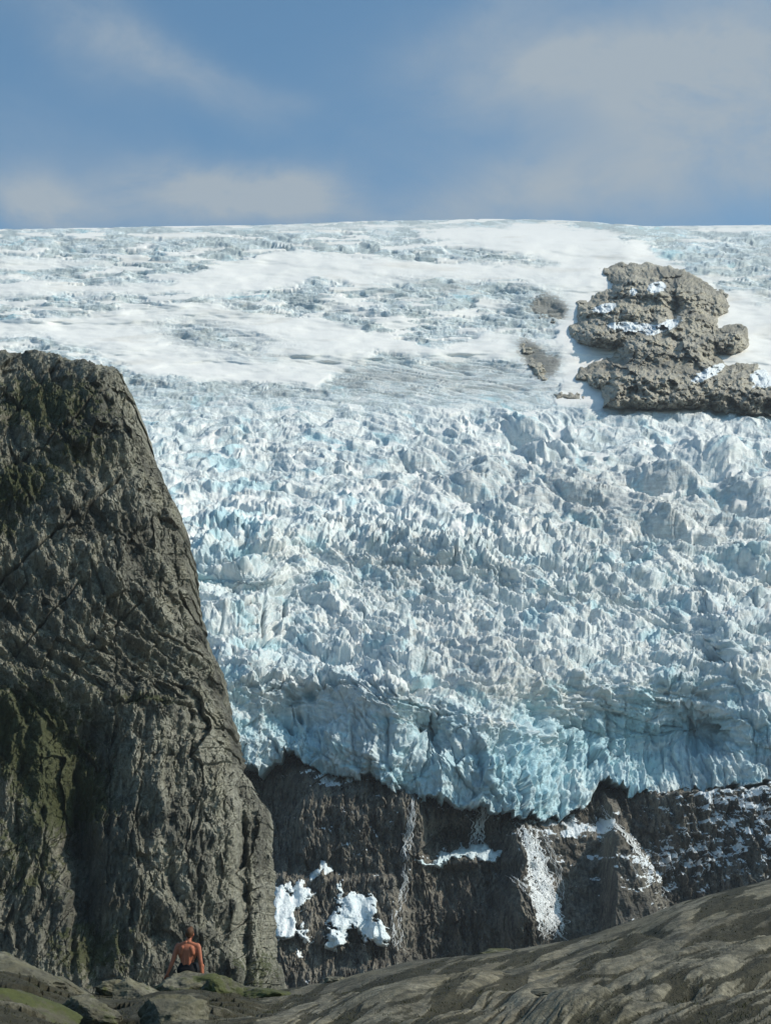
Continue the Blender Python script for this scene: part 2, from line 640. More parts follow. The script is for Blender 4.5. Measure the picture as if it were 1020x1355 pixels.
# snowfields of the upper basin
wxp = X + 10 * fbm(X / 40, Y / 14, 4, 41)
wyp = Y + 5 * fbm(X / 50, Y / 14, 4, 42)
SN1 = [(-160, 428), (0, 428), (120, 418), (230, 400), (300, 396), (330, 412), (420, 420), (520, 448), (600, 462), (690, 440),
       (700, 478), (600, 478), (500, 468), (440, 497), (420, 512), (300, 508), (190, 500), (130, 470), (60, 450), (-160, 448)]
SN2 = [(380, 330), (470, 342), (600, 348), (740, 352), (790, 365), (800, 385), (752, 440), (735, 400), (690, 372), (560, 375),
       (480, 378), (430, 372), (300, 395), (200, 385), (260, 360)]
SN3 = [(560, 305), (700, 300), (780, 302), (850, 322), (880, 345), (960, 385), (1040, 385), (1200, 380), (1200, 560), (1020, 540),
       (740, 540), (735, 470), (740, 352), (640, 330), (560, 318)]
SN4 = [(640, 392), (680, 395), (690, 412), (655, 415), (625, 405)]
SN5 = [(-160, 380), (0, 372), (150, 378), (280, 372), (330, 380), (200, 392), (80, 392), (-160, 400)]
SN6 = [(-160, 335), (60, 340), (170, 352), (60, 358), (-160, 352)]
SN7 = [(870, 299), (1200, 297), (1200, 306), (930, 304)]
SN8 = [(560, 470), (640, 440), (760, 452), (815, 465), (760, 490), (730, 520), (700, 505), (690, 480), (600, 478)]
SN9 = [(230, 300), (480, 297), (700, 296), (700, 301), (480, 303), (230, 304)]
snowf = np.zeros_like(X)
for poly, amp in ((SN1, 1), (SN2, 1), (SN3, 1), (SN4, 1), (SN5, .9), (SN6, .8), (SN7, 1), (SN8, .9), (SN9, .7)):
    sd = sdf(wxp, wyp, poly)
    snowf = np.maximum(snowf, amp * sst(sd, -3, 5))
streak = fbm(X / 70, Y / 7.0, 5, 51) + 0.35 * fbm(X / 200, Y / 30, 3, 52)
up = sst(545 - Y, 0, 40)
snowf = np.maximum(snowf, up * sst(streak + 0.25 * blob(X, Y, 200, 360, 300, 30) - 0.35 * blob(X, Y, 420, 333, 170, 13, 2) - 0.3 * blob(X, Y, 120, 322, 160, 9), 0.16, 0.36) * sst(500 - Y, 0, 30) * 0.95)
# grey flow lines tongue inside the big snowfield, blue ice scars
for (cx, cy, rx, ry, an, k) in ((300, 452, 85, 20, 12, 1.0), (250, 440, 40, 12, 5, .8), (60, 452, 70, 10, 8, .5), (590, 500, 120, 20, 5, .9),
                                (560, 390, 60, 7, 4, 1), (700, 405, 40, 26, 0, 1.0), (600, 378, 70, 8, 5, 1), (720, 480, 30, 26, 30, .5),
                                (850, 312, 70, 5, 14, 1.2), (905, 335, 40, 9, 35, 1.1), (985, 340, 60, 22, 0, .9), (320, 405, 40, 9, 10, .9),
                                (430, 410, 40, 6, 5, .6), (1010, 395, 16, 10, 0, .8), (1000, 372, 12, 8, 0, .5)):
    snowf -= k * blob(X, Y, cx, cy, rx, ry, an) * (0.7 + 0.5 * streak)
snowf = np.clip(snowf, 0, 1)
mid = sst(Y, 500, 560)                                   # icefall proper
# a few snow patches lodged in the icefall
pn = fbm(X / 45, Y / 12, 4, 61)
midsnow = sst(pn, 0.50, 0.62) * mid * (1 - sst(Y, 690, 760)) * 0.8
snowf = np.maximum(snowf, midsnow)

# displacement, metres along the normal
amp = 0.35 + 0.65 * mid
rough_hi = 1 - 0.95 * snowf
fall = sst(Y, 530, 640)
calm = blob(X, Y, 640, 880, 150, 60, 15) + 0.5 * blob(X, Y, 700, 620, 300, 30, 5) + 0.8 * blob(X, Y, 850, 840, 70, 22, 15)
calm = np.clip(calm, 0, 1)
rug = np.clip(0.5 * blob(X, Y, 300, 690, 80, 60) + 0.5 * blob(X, Y, 560, 715, 220, 40, 8) + 0.6 * blob(X, Y, 410, 880, 130, 40)
              + 0.5 * blob(X, Y, 960, 830, 90, 60) + 0.3 * blob(X, Y, 950, 620, 120, 40) + 0.4 * blob(X, Y, 290, 820, 50, 50), 0, 0.8)
ang = np.interp(X, [200, 500, 760, 1020], [0.03, 0.20, 0.27, 0.20])
fu = X + 0.35 * Y + 14 * fbm(X / 70, Y / 40, 4, 1201)
fv = Y - ang * (X - 500) + 9 * fbm(X / 90, Y / 40, 4, 1202)
k1, c1, r1 = cells(wx / 24, wt / 19, 301, 0.8)
k2, c2, r2 = cells(fu / 24 + 3, fv / 10, 311, 0.9)
k3, c3, r3 = cells(fu / 9, fv / 4.6 + 9, 321, 1.0)
k4, c4, r4 = cells(fu / 3.6, fv / 2.4 + 9, 331, 1.2)
notch = sst(np.abs(perlin(wx / 70, wt / 16, 71)), 0.0, 0.10)
big = fbm(wx / 60, wt / 45, 5, 81)
fins = ridged(wx / 9, wt / 45, 3, 85)
finreg = np.clip(blob(X, Y, 560, 715, 180, 45, 8) + blob(X, Y, 300, 680, 60, 50) + blob(X, Y, 700, 1000, 70, 60), 0, 1)
g_ = 0.55 + rug
h = big * 6.0 * (1 - 0.5 * calm) + 2.6 * fbm(wx / 20, wt / 15, 4, 83)
h += (k1 * 3.6 - 1.8 * (1 - sst(c1, 0, 0.10))) * g_ * (1 - calm)
h += (k2 * 1.5 - 0.7 * (1 - sst(c2, 0, 0.2))) * g_ * (1 - 0.3 * calm)
h += (k3 * 0.55 - 0.22 * (1 - sst(c3, 0, 0.22))) * (0.7 + 0.6 * rug) * (0.35 + 0.65 * sst(Y, 640, 760))
h += k4 * 0.22 * sst(Y, 700, 800) + 0.5 * fbm(wx / 1.6, wt / 1.6, 4, 87)
h += (fins * 4.5 + ridged((X + 0.45 * Y) / 13, fv / 60, 3, 86) * 2.5) * finreg
h -= (1 - notch) * 3.0 * (1 - finreg) * (1 - calm)
h *= 0.18 + 0.82 * sst(Y, 655, 740)
el0 = ridged(fu / 95, fv / 24, 3, 1210)
el = ridged(fu / 34, fv / 9.5, 5, 1211, gain=0.55)
el2 = cells(fu / 22, fv / 6.5, 1212, 0.9)
el3 = cells(fu / 6.5, fv / 3.6, 1213, 0.9)
midz = sst(Y, 520, 560) * (1 - 0.75 * sst(Y, 650, 740)) + 0.55 * calm
midz = np.clip(midz, 0, 1)
h += 3.2 * el0 * sst(Y, 560, 640) * (1 - sst(Y, 900, 960)) * (1 - finreg)
lump = fbm(fu / 60, fv / 15, 3, 1215)
h += midz * (el * 0.8 + el2[0] * 0.9 + el3[0] * 0.4 + 4.5 * lump)
for (cx, cy, rx, ry, an, k) in ((700, 572, 34, 10, 3, 9), (960, 610, 50, 12, 4, 10), (880, 640, 50, 10, 5, 8), (730, 600, 30, 8, 0, 6), (985, 655, 40, 14, 8, 9),
                                (640, 655, 40, 7, 5, 5), (325, 580, 24, 6, 0, 5), (900, 700, 50, 10, 8, 7), (560, 615, 30, 7, 0, 5), (790, 660, 40, 9, 8, 6)):
    h += k * blob(X + 6 * el, Y + 2 * el, cx, cy, rx, ry, an)
    h -= k * 1.5 * blob(X + 6 * el, Y + 2 * el, cx - 6, cy + ry * 1.5, rx, ry * 0.8, an)
front = sst(Y, 900, 1000)
h *= 1 - 0.55 * front
ff = ridged(wx / 6, B[..., 2] / 30, 4, 95)
kf, cf, _ = cells((S + 2 * fbm(S / 14, B[..., 2] / 20, 2, 97)) / 7, B[..., 2] / 19, 98, 1.0)
kg = cells(S / 2.6, B[..., 2] / 3.4, 99, 1.1)[0]
h += front * (kf * 4.6 + 2.6 * facets(S, B[..., 2], 4.2, 1301, 2.6) - 1.0 * (1 - sst(cf, 0, .1)) + kg * 1.0)
h += front * (ff * 1.3 * (0.3 + blob(X, Y, 700, 1020, 80, 70)) + 1.1 * fbm(wx / 12, B[..., 2] / 14, 5, 96))
# upper crevasse bands: lines across the flow
cb = np.abs(perlin(wx / 120, T / 34, 111))
cb2 = np.abs(perlin(wx / 60, T / 15, 112))
un = X + 12 * fbm(X / 60, Y / 18, 4, 1221)
vn = Y + 3.5 * fbm(X / 60, Y / 16, 4, 1222) - 0.03 * X
fan = blob(X, Y, 600, 505, 190, 34, 6)
vn2 = Y - 0.16 * (X - 430) + 3 * fbm(X / 90, Y / 30, 3, 1223)
l1 = 1 - sst(np.abs(perlin(un / 170, vn / 7.5, 1224)), 0, 0.15)
l2 = 1 - sst(np.abs(perlin(un / 95, vn / 5.0, 1225)), 0, 0.15)
lf_ = 1 - sst(np.abs(perlin(X / 150, vn2 / 5.5, 1226)), 0, 0.17)
hu = 1.5 * ridged(un / 70, vn / 7.5, 4, 1227) + 3.0 * fbm(un / 60, vn / 9, 4, 1228) - 2.4 * l1 - 1.4 * l2 + 0.9 * cells(un / 26, vn / 4.6, 1229, 0.7)[0]
hu = hu * (1 - 0.85 * np.clip(fan * 1.3, 0, 1)) - 2.6 * lf_ * fan
ul = 1 - sst(Y, 505, 560)
h = h * (1 - ul) + ul * (h * 0.06 + hu)
h = h * (1 - 0.95 * snowf) + snowf * (1.0 + 1.0 * fbm(S / 120, T / 120, 3, 131) + 0.35 * sst(snowf, .4, .9))
h -= 6.0 * np.exp(-((X - 570 - 1.5 * np.sin(Y / 14)) / 1.3) ** 2) * sst(Y, 920, 932) * (1 - sst(Y, 985, 995))
for (cx, cy, rx, ry, an) in ((408, 918, 8, 13, -35), (425, 903, 4, 10, -30), (348, 822, 2.5, 22, 0), (376, 810, 2.5, 14, 0), (397, 945, 3, 8, -30),
                             (385, 958, 3, 8, -30), (945, 962, 10, 4, -5), (505, 905, 4, 12, 20)):
    h -= 7.0 * blob(X, Y, cx, cy, rx, ry, an)
# fade displacement at the skyline so that the crest stays where it is
h *= 0.25 + 0.75 * sst(Y, 297, 325)
dirn = N * 0.9 + np.array([0, -0.05, 0.12])
dirn /= np.linalg.norm(dirn, axis=2, keepdims=True)
P = B + dirn * h[..., None]

low = sst(-h, -1, 9) * (1 - 0.8 * ul)
bluef = 0.08 + 0.45 * low + 0.12 * front * 1.0 + 0.24 * sst(Y, 780, 950) - 0.3 * snowf
bluef += 0.5 * blob(X, Y, 830, 960, 90, 50) + 0.35 * blob(X, Y, 290, 720, 60, 50) + 0.3 * blob(X, Y, 900, 320, 60, 14, 15)
bluef += 0.4 * blob(X, Y, 700, 1030, 70, 60) + 0.3 * blob(X, Y, 620, 395, 60, 14)
bluef -= 0.35 * blob(X, Y, 640, 880, 130, 50, 20)
dirtf = 0.22 + 0.35 * blob(X, Y, 640, 880, 150, 60, 20) + 0.30 * blob(X, Y, 720, 640, 350, 60, 5) + 0.25 * blob(X, Y, 560, 500, 200, 25) \
    - 0.5 * front + 0.10 * ul + 0.25 * blob(X, Y, 540, 760, 110, 40, 10) + 0.3 * sst(0.0 + streak, 0.0, 0.5) * ul + 0.22 * blob(X, Y, 850, 700, 200, 60)
dirtf -= 0.3 * blob(X, Y, 300, 800, 60, 60)
rubble = 1.5 * (0.62 * blob(X, Y, 722, 405, 26, 18) + 0.6 * blob(X, Y, 700, 465, 26, 16, 40) + 0.5 * blob(X, Y, 715, 490, 16, 22, -30) \
    + 0.4 * blob(X, Y, 740, 415, 14, 12) + 0.4 * blob(X, Y, 735, 480, 10, 16))
snowf *= 1 - np.clip(1.2 * rubble, 0, 1)
band = (1.1 * fbm(fu / 42, fv / 6.5, 6, 1231, gain=0.6) + 0.25 * el) * (1 - 0.75 * front) * (0.35 + 0.65 * np.clip(midz + ul, 0, 1))
band += 0.35 * fbm(fu / 120, fv / 26, 4, 1234) + 0.25 * el0 * (1 - ul) * (1 - front)
band -= ul * (0.42 + 0.9 * l1 + 0.7 * l2) * (1 - fan) + 0.85 * fan * lf_  # darker along the crevasse cuts: their shade is put into the ice colour
band2 = -0.25 * ul + fbm(fu / 60, fv / 22, 5, 1232) + 0.25 * fbm(fu / 12, fv / 5, 4, 1233) + 0.35 * blob(X, Y, 300, 740, 90, 90) - 0.15
# under the snout the ice turns back into the rock; behind the skyline it falls away
def ext(P0, n, dy, dz):
    return np.stack([P0 + np.array([0, dy * (i + 1) / n, dz * (i + 1) / n]) for i in range(n)], 0)


under = ext(P[0], 8, 60, -2)[::-1]
back = ext(P[-1], 12, 2500, -600)
back[:, :, 2] = P[-1][None, :, 2] - np.linspace(0.02, 1, 12)[:, None] ** 1.6 * 700
Pf = np.concatenate([under, P, back], 0)


def exta(a, v0=None):
    lo = np.repeat(a[:1], 8, 0)
    hi = np.repeat(a[-1:], 12, 0)
    return np.concatenate([lo, a, hi], 0)


g = grid_mesh('glacier', Pf, MAT['ice'], {'blue': exta(bluef), 'snow': exta(snowf), 'band': exta(band), 'band2': exta(band2), 'dirt': exta(dirtf), 'rubble': exta(rubble)})
tag(g, kind='structure')

# ------------------------------------------------------------------ rock outcrop in the upper ice
NUN = [(762, 349), (795, 356), (806, 350), (850, 347), (872, 350), (905, 357), (930, 372), (962, 390), (966, 412), (950, 418),
       (953, 432), (966, 426), (984, 426), (991, 455), (975, 470), (948, 468), (960, 480), (1000, 482), (1022, 495), (1075, 500),
       (1120, 530), (1120, 552), (1000, 550), (950, 545), (868, 541), (800, 540), (795, 515), (775, 505), (762, 500), (768, 486), (812, 470),
       (815, 460), (788, 462), (768, 456), (750, 444), (752, 430), (764, 424), (762, 400), (785, 390), (800, 386), (812, 376), (795, 360),
       (770, 356)]
st = 0.8
gx2 = np.arange(735, 1130, st)
gy2 = np.arange(560, 335, -st)
x2, y2 = np.meshgrid(gx2, gy2)
wv = 3.0 * fbm(x2 / 14, y2 / 14, 4, 401)
wv2 = 3.0 * fbm(x2 / 14, y2 / 14, 4, 402)
sd = sdf(x2 + wv, y2 + wv2, NUN)
D2 = ice_depth(x2, y2)
up2 = np.interp(y2, _ys, _ds)
D2 = D2 - 25 * sst(sd, 0, 40)
b2 = pt(x2, y2, D2)
u_, v_ = x2 * 0.75, -y2 * 0.95
uu = u_ + 10 * fbm(u_ / 30, v_ / 30, 4, 411)
vv = v_ + 10 * fbm(u_ / 30, v_ / 30, 4, 412)
ka, ca, _ = cells(uu / 45, vv / 38, 421, 1.2)
kb, cb_, _ = cells(uu / 30 + vv / 40, vv / 17, 422, 1.2)
kc, cc_, _ = cells(uu / 6.5, vv / 8, 423, 1.3)
kd = cells(uu / 2.6, vv / 3.2, 424, 1.3)[0]
hr = 16 * sst(sd, 0, 26) + 10 * sst(sd, -1, 4) + ka * 7 + 9 * facets(uu, vv, 26, 430, 0.9, 0.4) + 4 * facets(u_, v_, 10, 440, 0.9, -0.3) + 1.6 * facets(u_, v_, 3.5, 450, 1.4) + kc * 0.8 + kd * 0.4 + 1.5 * fbm(u_ / 14, v_ / 14, 5, 425)
# the shaded band under the middle ledge, the big notch
hr += 8 * blob(x2, y2, 830, 452, 70, 9, 4) - 20 * blob(x2, y2, 893, 412, 9, 18, 10)
hr += 15 * blob(x2, y2, 860, 500, 70, 25)
hr -= 60 * (1 - sst(sd, -5, 1))
rock_ = np.clip(sst(sd, -2, 14), 0, 1)
hr = hr + rock_ * (ka * 4 + 20 * facets(uu, vv, 30, 430, 1.1, 0.5) + 9 * facets(u_, v_, 10, 440, 0.9, -0.3) + 4 * facets(u_, v_, 3.8, 455, 1.2) + 1.5 * fbm(u_ / 14, v_ / 14, 5, 425) + kb * 1.5)
hr += 14 * rock_ * (blob(x2, y2, 820, 455, 60, 14, 5) + blob(x2, y2, 830, 385, 60, 14) + 0.8 * blob(x2, y2, 880, 520, 90, 18)) - 22 * rock_ * blob(x2, y2, 893, 415, 8, 18, 10)
P2 = b2 - b2 / np.linalg.norm(b2, axis=2, keepdims=True) * hr[..., None]
sn = np.zeros_like(x2)
for (cx, cy, rx, ry, an) in ((800, 408, 9, 4, -15), (868, 380, 8, 4.5, -10), (840, 433, 26, 4, 4), (880, 432, 14, 4, -25),
                             (938, 493, 16, 4, -28), (862, 437, 12, 3, 0), (1012, 500, 12, 8, 0), (837, 386, 3, 3, 0)):
    sn = np.maximum(sn, 1.7 * blob(x2, y2, cx, cy, rx * 1.3, ry * 1.4, an))
sn = sn + 0.40 * np.clip(fbm(uu / 13, vv / 7, 4, 460) + 0.1, 0, 1) * sst(sd, -2, 20)
keep = sd > -4
g = grid_mesh('rock_outcrop', P2, MAT['nunatak'], {'snow': sn}, keep, smooth=False)
tag(g, kind='structure')


# small rocks breaking through the ice beside it
def knob(name, cx, cy, rx, ry, ang, lift, seed, label):
    a = np.linspace(0, 2 * np.pi, 40, endpoint=False)
    gx3 = np.arange(cx - rx * 1.6, cx + rx * 1.6, 0.8)
    gy3 = np.arange(cy + ry * 1.9, cy - ry * 1.9, -0.8)
    x3, y3 = np.meshgrid(gx3, gy3)
    q = blob(x3 + 4 * fbm(x3 / 9, y3 / 9, 4, seed), y3 + 3 * fbm(x3 / 9, y3 / 9, 4, seed + 5), cx, cy, rx, ry, ang) - 0.37
    D3 = ice_depth(x3, y3)
    b3 = pt(x3, y3, D3)
    k, c_, _ = cells(b3[..., 0] / 9, b3[..., 2] / 9, seed, 1.3)
    k_, c__, _ = cells(b3[..., 0] / 4, b3[..., 2] / 4, seed + 9, 1.3)
    hh_ = lift * np.clip(q, -0.3, 1) * 1.5 + 2.5 * sst(q, -.02, .05) + k * 5 + k_ * 3 - 40 * (1 - sst(q, -0.12, -0.02))
    P3 = b3 - b3 / np.linalg.norm(b3, axis=2, keepdims=True) * hh_[..., None]
    o = b3[b3.shape[0] // 2, b3.shape[1] // 2]
    g = grid_mesh(name, P3, MAT['nunatak'], {'snow': np.zeros_like(x3)}, q > -0.15, origin=tuple(float(v) for v in o))
    return tag(g, label, 'rock', 'rocks breaking through the ice beside the outcrop')


knob('rock_knob', 752, 525, 24, 6, 6, 7, 501, 'flat brown rock poking from snow at the foot of the large outcrop')
knob('rock_knob', 712, 488, 9, 19, -32, 6, 521, 'dark jagged rock in blue ice left of the outcrop snow tongue')
knob('rock_knob', 690, 458, 15, 7, 30, 5, 541, 'small grey rock at top of the dark debris streak left of the outcrop')
knob('rock_knob', 728, 420, 20, 5, 8, 5, 561, 'grey rock band topped by dirty ice left of the upper outcrop')

# ------------------------------------------------------------------ the rock wall under the snout
WT = np.array([(900, 830), (940, 790), (1000, 742), (1040, 724), (1070, 714), (1100, 708), (1200, 692), (1300, 676), (1420, 655)])


def wall_base(x, y):
    D = np.interp(y, WT[:, 0], WT[:, 1]) + 0.6 * nose(x)
    ed = y - line_y(x, EDGE) + 5 * fbm(x / 11, y / 11, 4, 602)
    D -= (30 * (1 - sst(x, 535, 590)) * sst(x, 340, 365) + 24 * sst(x, 790, 815)) * sst(ed, -5, 3)
    D += 0.05 * (x - 470) * sst(x, 300, 360) * (1 - sst(x, 520, 600)) - 13 * sst(y, 1168, 1250) * sst(x, 340, 360) * (1 - sst(x, 505, 545))
    wob = 8 * fbm(x / 40, y / 40, 3, 601)
    # gully right of the slab
    gl = line_y(y, [(1000, 775), (1040, 792), (1090, 822), (1130, 842), (1170, 862), (1230, 884), (1400, 910)])
    D += 22 * sst(x + wob * 0.4 - gl, -2, 10) * (1 - 0.75 * sst(x - gl, 20, 120))
    D -= 20 * sst(x, 650, 690) * (1 - sst(x - gl, -14, 0)) * sst(y, 1080, 1110)      # smooth slab
    D -= 10 * blob(x, y, 640, 1200, 55, 48)
    D -= 8 * blob(x, y, 450, 1080, 60, 60)
    D -= 9 * blob(x, y, 690, 1215, 34, 34)
    D += 12 * blob(x, y, 540, 1180, 22, 90, -5)
    D += 20 * blob(x, y, 362, 1080, 26, 90) + 10 * blob(x, y, 480, 1260, 60, 22)
    D -= 6 * blob(x, y, 405, 1020, 18, 14)
    D += 14 * blob(x, y, 590, 1108, 50, 14)
    D -= 8 * blob(x, y, 615, 1142, 55, 8)
    D += 9 * blob(x, y, 955, 1120, 35, 60)
    D += 8 * sst(1168 - y, 0, 14) * sst(x, 345, 360) * (1 - sst(x, 505, 540))
    return D


st = 0.8
gx4 = np.arange(230, 1180, st)
gy4 = np.arange(1350, 930, -st)
x4, y4 = np.meshgrid(gx4, gy4)
D4 = wall_base(x4, y4)
b4 = pt(x4, y4, D4)
u_, v_ = b4[..., 0], b4[..., 2]
uu = u_ + 2.5 * fbm(u_ / 16, v_ / 22, 3, 611)
vv = v_ + 3 * fbm(u_ / 16, v_ / 16, 3, 612)
slab = sst(x4, 690, 725) * (1 - sst(x4 - line_y(y4, [(1000, 775), (1040, 792), (1090, 822), (1170, 862), (1230, 884)]), -16, -2)) * sst(y4, 1085, 1115)
rightw = sst(x4, 860, 900)
ka, ca, _ = cells(uu / 13, vv / 30, 621, 1.0)
kb, cb_, _ = cells(uu / 4.6, vv / 13, 622, 1.2)
kc, cc_, _ = cells(uu / 1.9, vv / 4.6, 623, 1.3)
kd = cells(uu / 0.9, vv / 1.6, 624, 1.3)[0]
h4 = ka * 5.5 + kb * 1.2 + 6.0 * facets(u_, v_, 6.5, 650, 2.6) + 2.6 * facets(u_, v_, 2.4, 660, 2.2, 0.2) + kc * 0.6 + kd * 0.4 + 1.2 * ridged(uu / 4.5, vv / 26, 4, 625) + 0.8 * fbm(u_ / 3, v_ / 3, 4, 628)
h4 = 0.85 * h4 * (1 - 0.75 * slab) + slab * (1.2 * fbm(u_ / 9, v_ / 6, 5, 627) + 2.2 * facets(u_, v_, 9, 670, 1.0, 0.5))
dv = np.interp(y4, [990, 1060], [0.3, 1])
P4 = b4 + np.array([0.15, -0.96, 0.15]) * (h4 * dv)[..., None]
N4 = normals(P4)
nz = N4[..., 2]
reg = 0.42 * sst(x4, 820, 880) * (1 - sst(y4, 1090, 1210)) + 0.3 * sst(x4, 880, 960) * (1 - sst(y4, 1120, 1200)) \
    + 0.6 * blob(x4, y4, 880, 1150, 60, 40) + 0.9 * blob(x4, y4, 435, 1030, 45, 12) + 0.4 * blob(x4, y4, 470, 1110, 60, 40) \
    + 0.3 * blob(x4, y4, 780, 1140, 60, 50) + 0.7 * blob(x4, y4, 640, 1075, 50, 12) + 0.6 * blob(x4, y4, 740, 1095, 50, 14) \
    + 0.5 * blob(x4, y4, 800, 1090, 16, 30, 30)
sn4 = reg * 0.62 + 0.34 * (nz - 0.15) + 0.34 * fbm(u_ / 7, v_ / 3.0, 5, 631) - 0.05
g = grid_mesh('rock_wall', P4, MAT['wall'], {'snow': sn4}, smooth=False)
tag(g, kind='structure')

D4s = P4[..., 1]


def on_wall(x, y, off=1.0):
    """point just in front of the built rock wall at a given place on it"""
    x = np.asarray(x, float)
    y = np.asarray(y, float)
    i = np.clip(np.round((1350 - y) / st).astype(int), 0, D4s.shape[0] - 1)
    j = np.clip(np.round((x - 230) / st).astype(int), 0, D4s.shape[1] - 1)
    return pt(x, y, D4m[i, j] - off)


D4m = D4s.copy()
for _ in range(3):                     # nearest rock within a couple of metres
    q = np.pad(D4m, 1, 'edge')
    D4m = np.minimum.reduce([q[1:-1, 1:-1], q[:-2, 1:-1], q[2:, 1:-1], q[1:-1, :-2], q[1:-1, 2:]])
D4m = box2(D4m, 5)


def snow_patch(name, poly, thick, label, blue=0.0, seed=0, bite=0.5, cat='snow patch', edge=5.0):
    p = np.array(poly, float)
    gx5 = np.arange(p[:, 0].min() - 8, p[:, 0].max() + 8, 0.7)
    gy5 = np.arange(p[:, 1].max() + 8, p[:, 1].min() - 8, -0.7)
    x5, y5 = np.meshgrid(gx5, gy5)
    sd5 = sdf(x5 + 7 * fbm(x5 / 18, y5 / 18, 4, 701 + seed), y5 + 7 * fbm(x5 / 18, y5 / 18, 4, 702 + seed), poly)
    sd5 = sd5 - bite * 22 * np.clip(fbm(x5 / 15, y5 / 13, 4, 703 + seed) - 0.12, 0, 1)
    i = np.clip(np.round((1350 - y5) / st).astype(int), 0, D4s.shape[0] - 1)
    j = np.clip(np.round((x5 - 230) / st).astype(int), 0, D4s.shape[1] - 1)
    dw = D4s[i, j]
    dm = box2(dw, 5)
    kk, c_, _ = cells(x5 / 6.0, y5 / 5.0, 711 + seed, 1.2)
    kk2 = cells(x5 / 2.6, y5 / 2.4, 715 + seed, 1.2)[0]
    f = sst(sd5, -2.0, edge)
    Dp = dm - 0.07 * (y5 - p[:, 1].min()) * f + 2.5 * (1 - f) - f * thick * (1 + 0.12 * kk + 0.05 * kk2) - 0.3
    Pp = pt(x5, y5, Dp)
    o = tuple(float(v) for v in Pp[Pp.shape[0] // 2, Pp.shape[1] // 2])
    g = grid_mesh(name, Pp, MAT['snow'], {'blue': np.full(x5.shape, blue)}, sd5 > -2, origin=o)
    return tag(g, label, cat)


snow_patch('snow_patch', [(350, 1160), (372, 1163), (388, 1172), (392, 1160), (408, 1170), (414, 1185), (404, 1205), (392, 1208), (402, 1232), (414, 1240),
                          (408, 1250), (395, 1240), (378, 1245), (355, 1248), (350, 1210)], 2.4,
           'ragged white snow patch on dark rock right of the big grey cliff', seed=1)
snow_patch('snow_patch', [(440, 1165), (455, 1168), (458, 1180), (485, 1178), (505, 1190), (500, 1210), (520, 1235), (518, 1250), (480, 1250), (470, 1232),
                          (455, 1245), (445, 1262), (430, 1250), (428, 1225), (440, 1210), (448, 1190)], 3.4,
           'large bright snow patch between the cliff and the thin left waterfall', blue=0.15, seed=21, bite=0.9)
snow_patch('snow_patch', [(428, 1142), (445, 1148), (432, 1160), (412, 1168), (408, 1160)], 1.6,
           'small snow strip on a ledge just above the large bright snow patch', seed=31, bite=0.2)
snow_patch('snow_patch', [(386, 1254), (402, 1258), (408, 1266), (396, 1272), (386, 1266)], 1.6,
           'small lowest snow scrap on the dark rock beneath the ragged patch', seed=41, bite=0.1)
snow_patch('ice_ledge', [(545, 1140), (575, 1136), (590, 1126), (610, 1118), (628, 1117), (645, 1120), (660, 1124), (662, 1140), (650, 1146),
                         (630, 1138), (600, 1136), (588, 1146), (560, 1144)], 4.5,
           'pale blue ice heap on the rock ledge under the second waterfall', blue=0.5, seed=51, bite=0.1, cat='ice block')


# ------------------------------------------------------------------ waterfalls
def waterfall(name, strands, label, seed=0):
    rnd = np.random.RandomState(seed)
    V_, F_, A_ = [], [], []
    for (path, w0, w1, dens, n) in strands:
        p = np.array(path, float)
        L = np.concatenate([[0], np.cumsum(np.hypot(*np.diff(p, axis=0).T))])
        m_ = max(8, int(L[-1] / 1.0))
        tt = np.linspace(0, L[-1], m_)
        cx = np.interp(tt, L, p[:, 0])
        cy = np.interp(tt, L, p[:, 1])
        ww = np.interp(tt, [0, L[-1]], [w0, w1])
        n = int(n * 1.0)
        for k in range(n):
            off = rnd.uniform(-0.5, 0.5) if n > 1 else 0
            wn_ = (rnd.uniform(0.07, 0.22) if n > 1 else 1.0) * ww
            wand = fbm(tt / 14 + k * 7.1, tt * 0 + seed, 4, 801 + k) * (0.35 * ww + 1.2)
            a0, a1 = 0, m_
            if n > 1:
                a0 = int(rnd.uniform(0, 0.45) ** 1.5 * m_)
                a1 = int(m_ * (1 - rnd.uniform(0, 0.35) ** 1.5))
            xx = (cx + off * ww + wand)[a0:a1]
            yy = cy[a0:a1]
            ws = (wn_ * (0.75 + 0.5 * fbm(tt / 9 + k, tt * 0, 3, 811 + k)))[a0:a1]
            if len(xx) < 6:
                continue
            tp = np.linspace(0, 1, len(xx))
            ws = ws * np.minimum(1, np.minimum(tp * 8 + 0.35, (1 - tp) * 5 + 0.2))
            cols = 5
            base = len(V_)
            for q in range(cols):
                fr = q / (cols - 1) - 0.5
                P_ = on_wall(xx + fr * ws, yy, 0.5 + 0.5 * (1 - (2 * fr) ** 2) + 0.1 * k / max(n, 1))
                if q == 0:
                    G = np.zeros((len(xx), cols, 3))
                G[:, q] = P_
            b0 = sum(len(v) for v in V_)
            V_.append(G.reshape(-1, 3))
            A_.append(np.full(G.shape[0] * cols, dens * rnd.uniform(0.7, 1.1)))
            ii = np.arange(G.shape[0] * cols).reshape(-1, cols) + b0
            F_.append(np.stack([ii[:-1, :-1], ii[1:, :-1], ii[1:, 1:], ii[:-1, 1:]], -1).reshape(-1, 4))
    Vv = np.concatenate(V_)
    o = Vv.mean(0)
    Ff = np.concatenate(F_)
    me = bpy.data.meshes.new(name)
    me.from_pydata((Vv - o).tolist(), [], Ff.tolist())
    at = me.attributes.new('dense', 'FLOAT', 'POINT')
    at.data.foreach_set('value', np.concatenate(A_).astype(np.float32))
    me.polygons.foreach_set('use_smooth', np.full(len(Ff), True))
    me.materials.append(MAT['water'])
    ob = bpy.data.objects.new(name, me)
    ob.location = o
    link(ob)
    return tag(ob, label, 'waterfall', 'meltwater falls below the glacier snout')


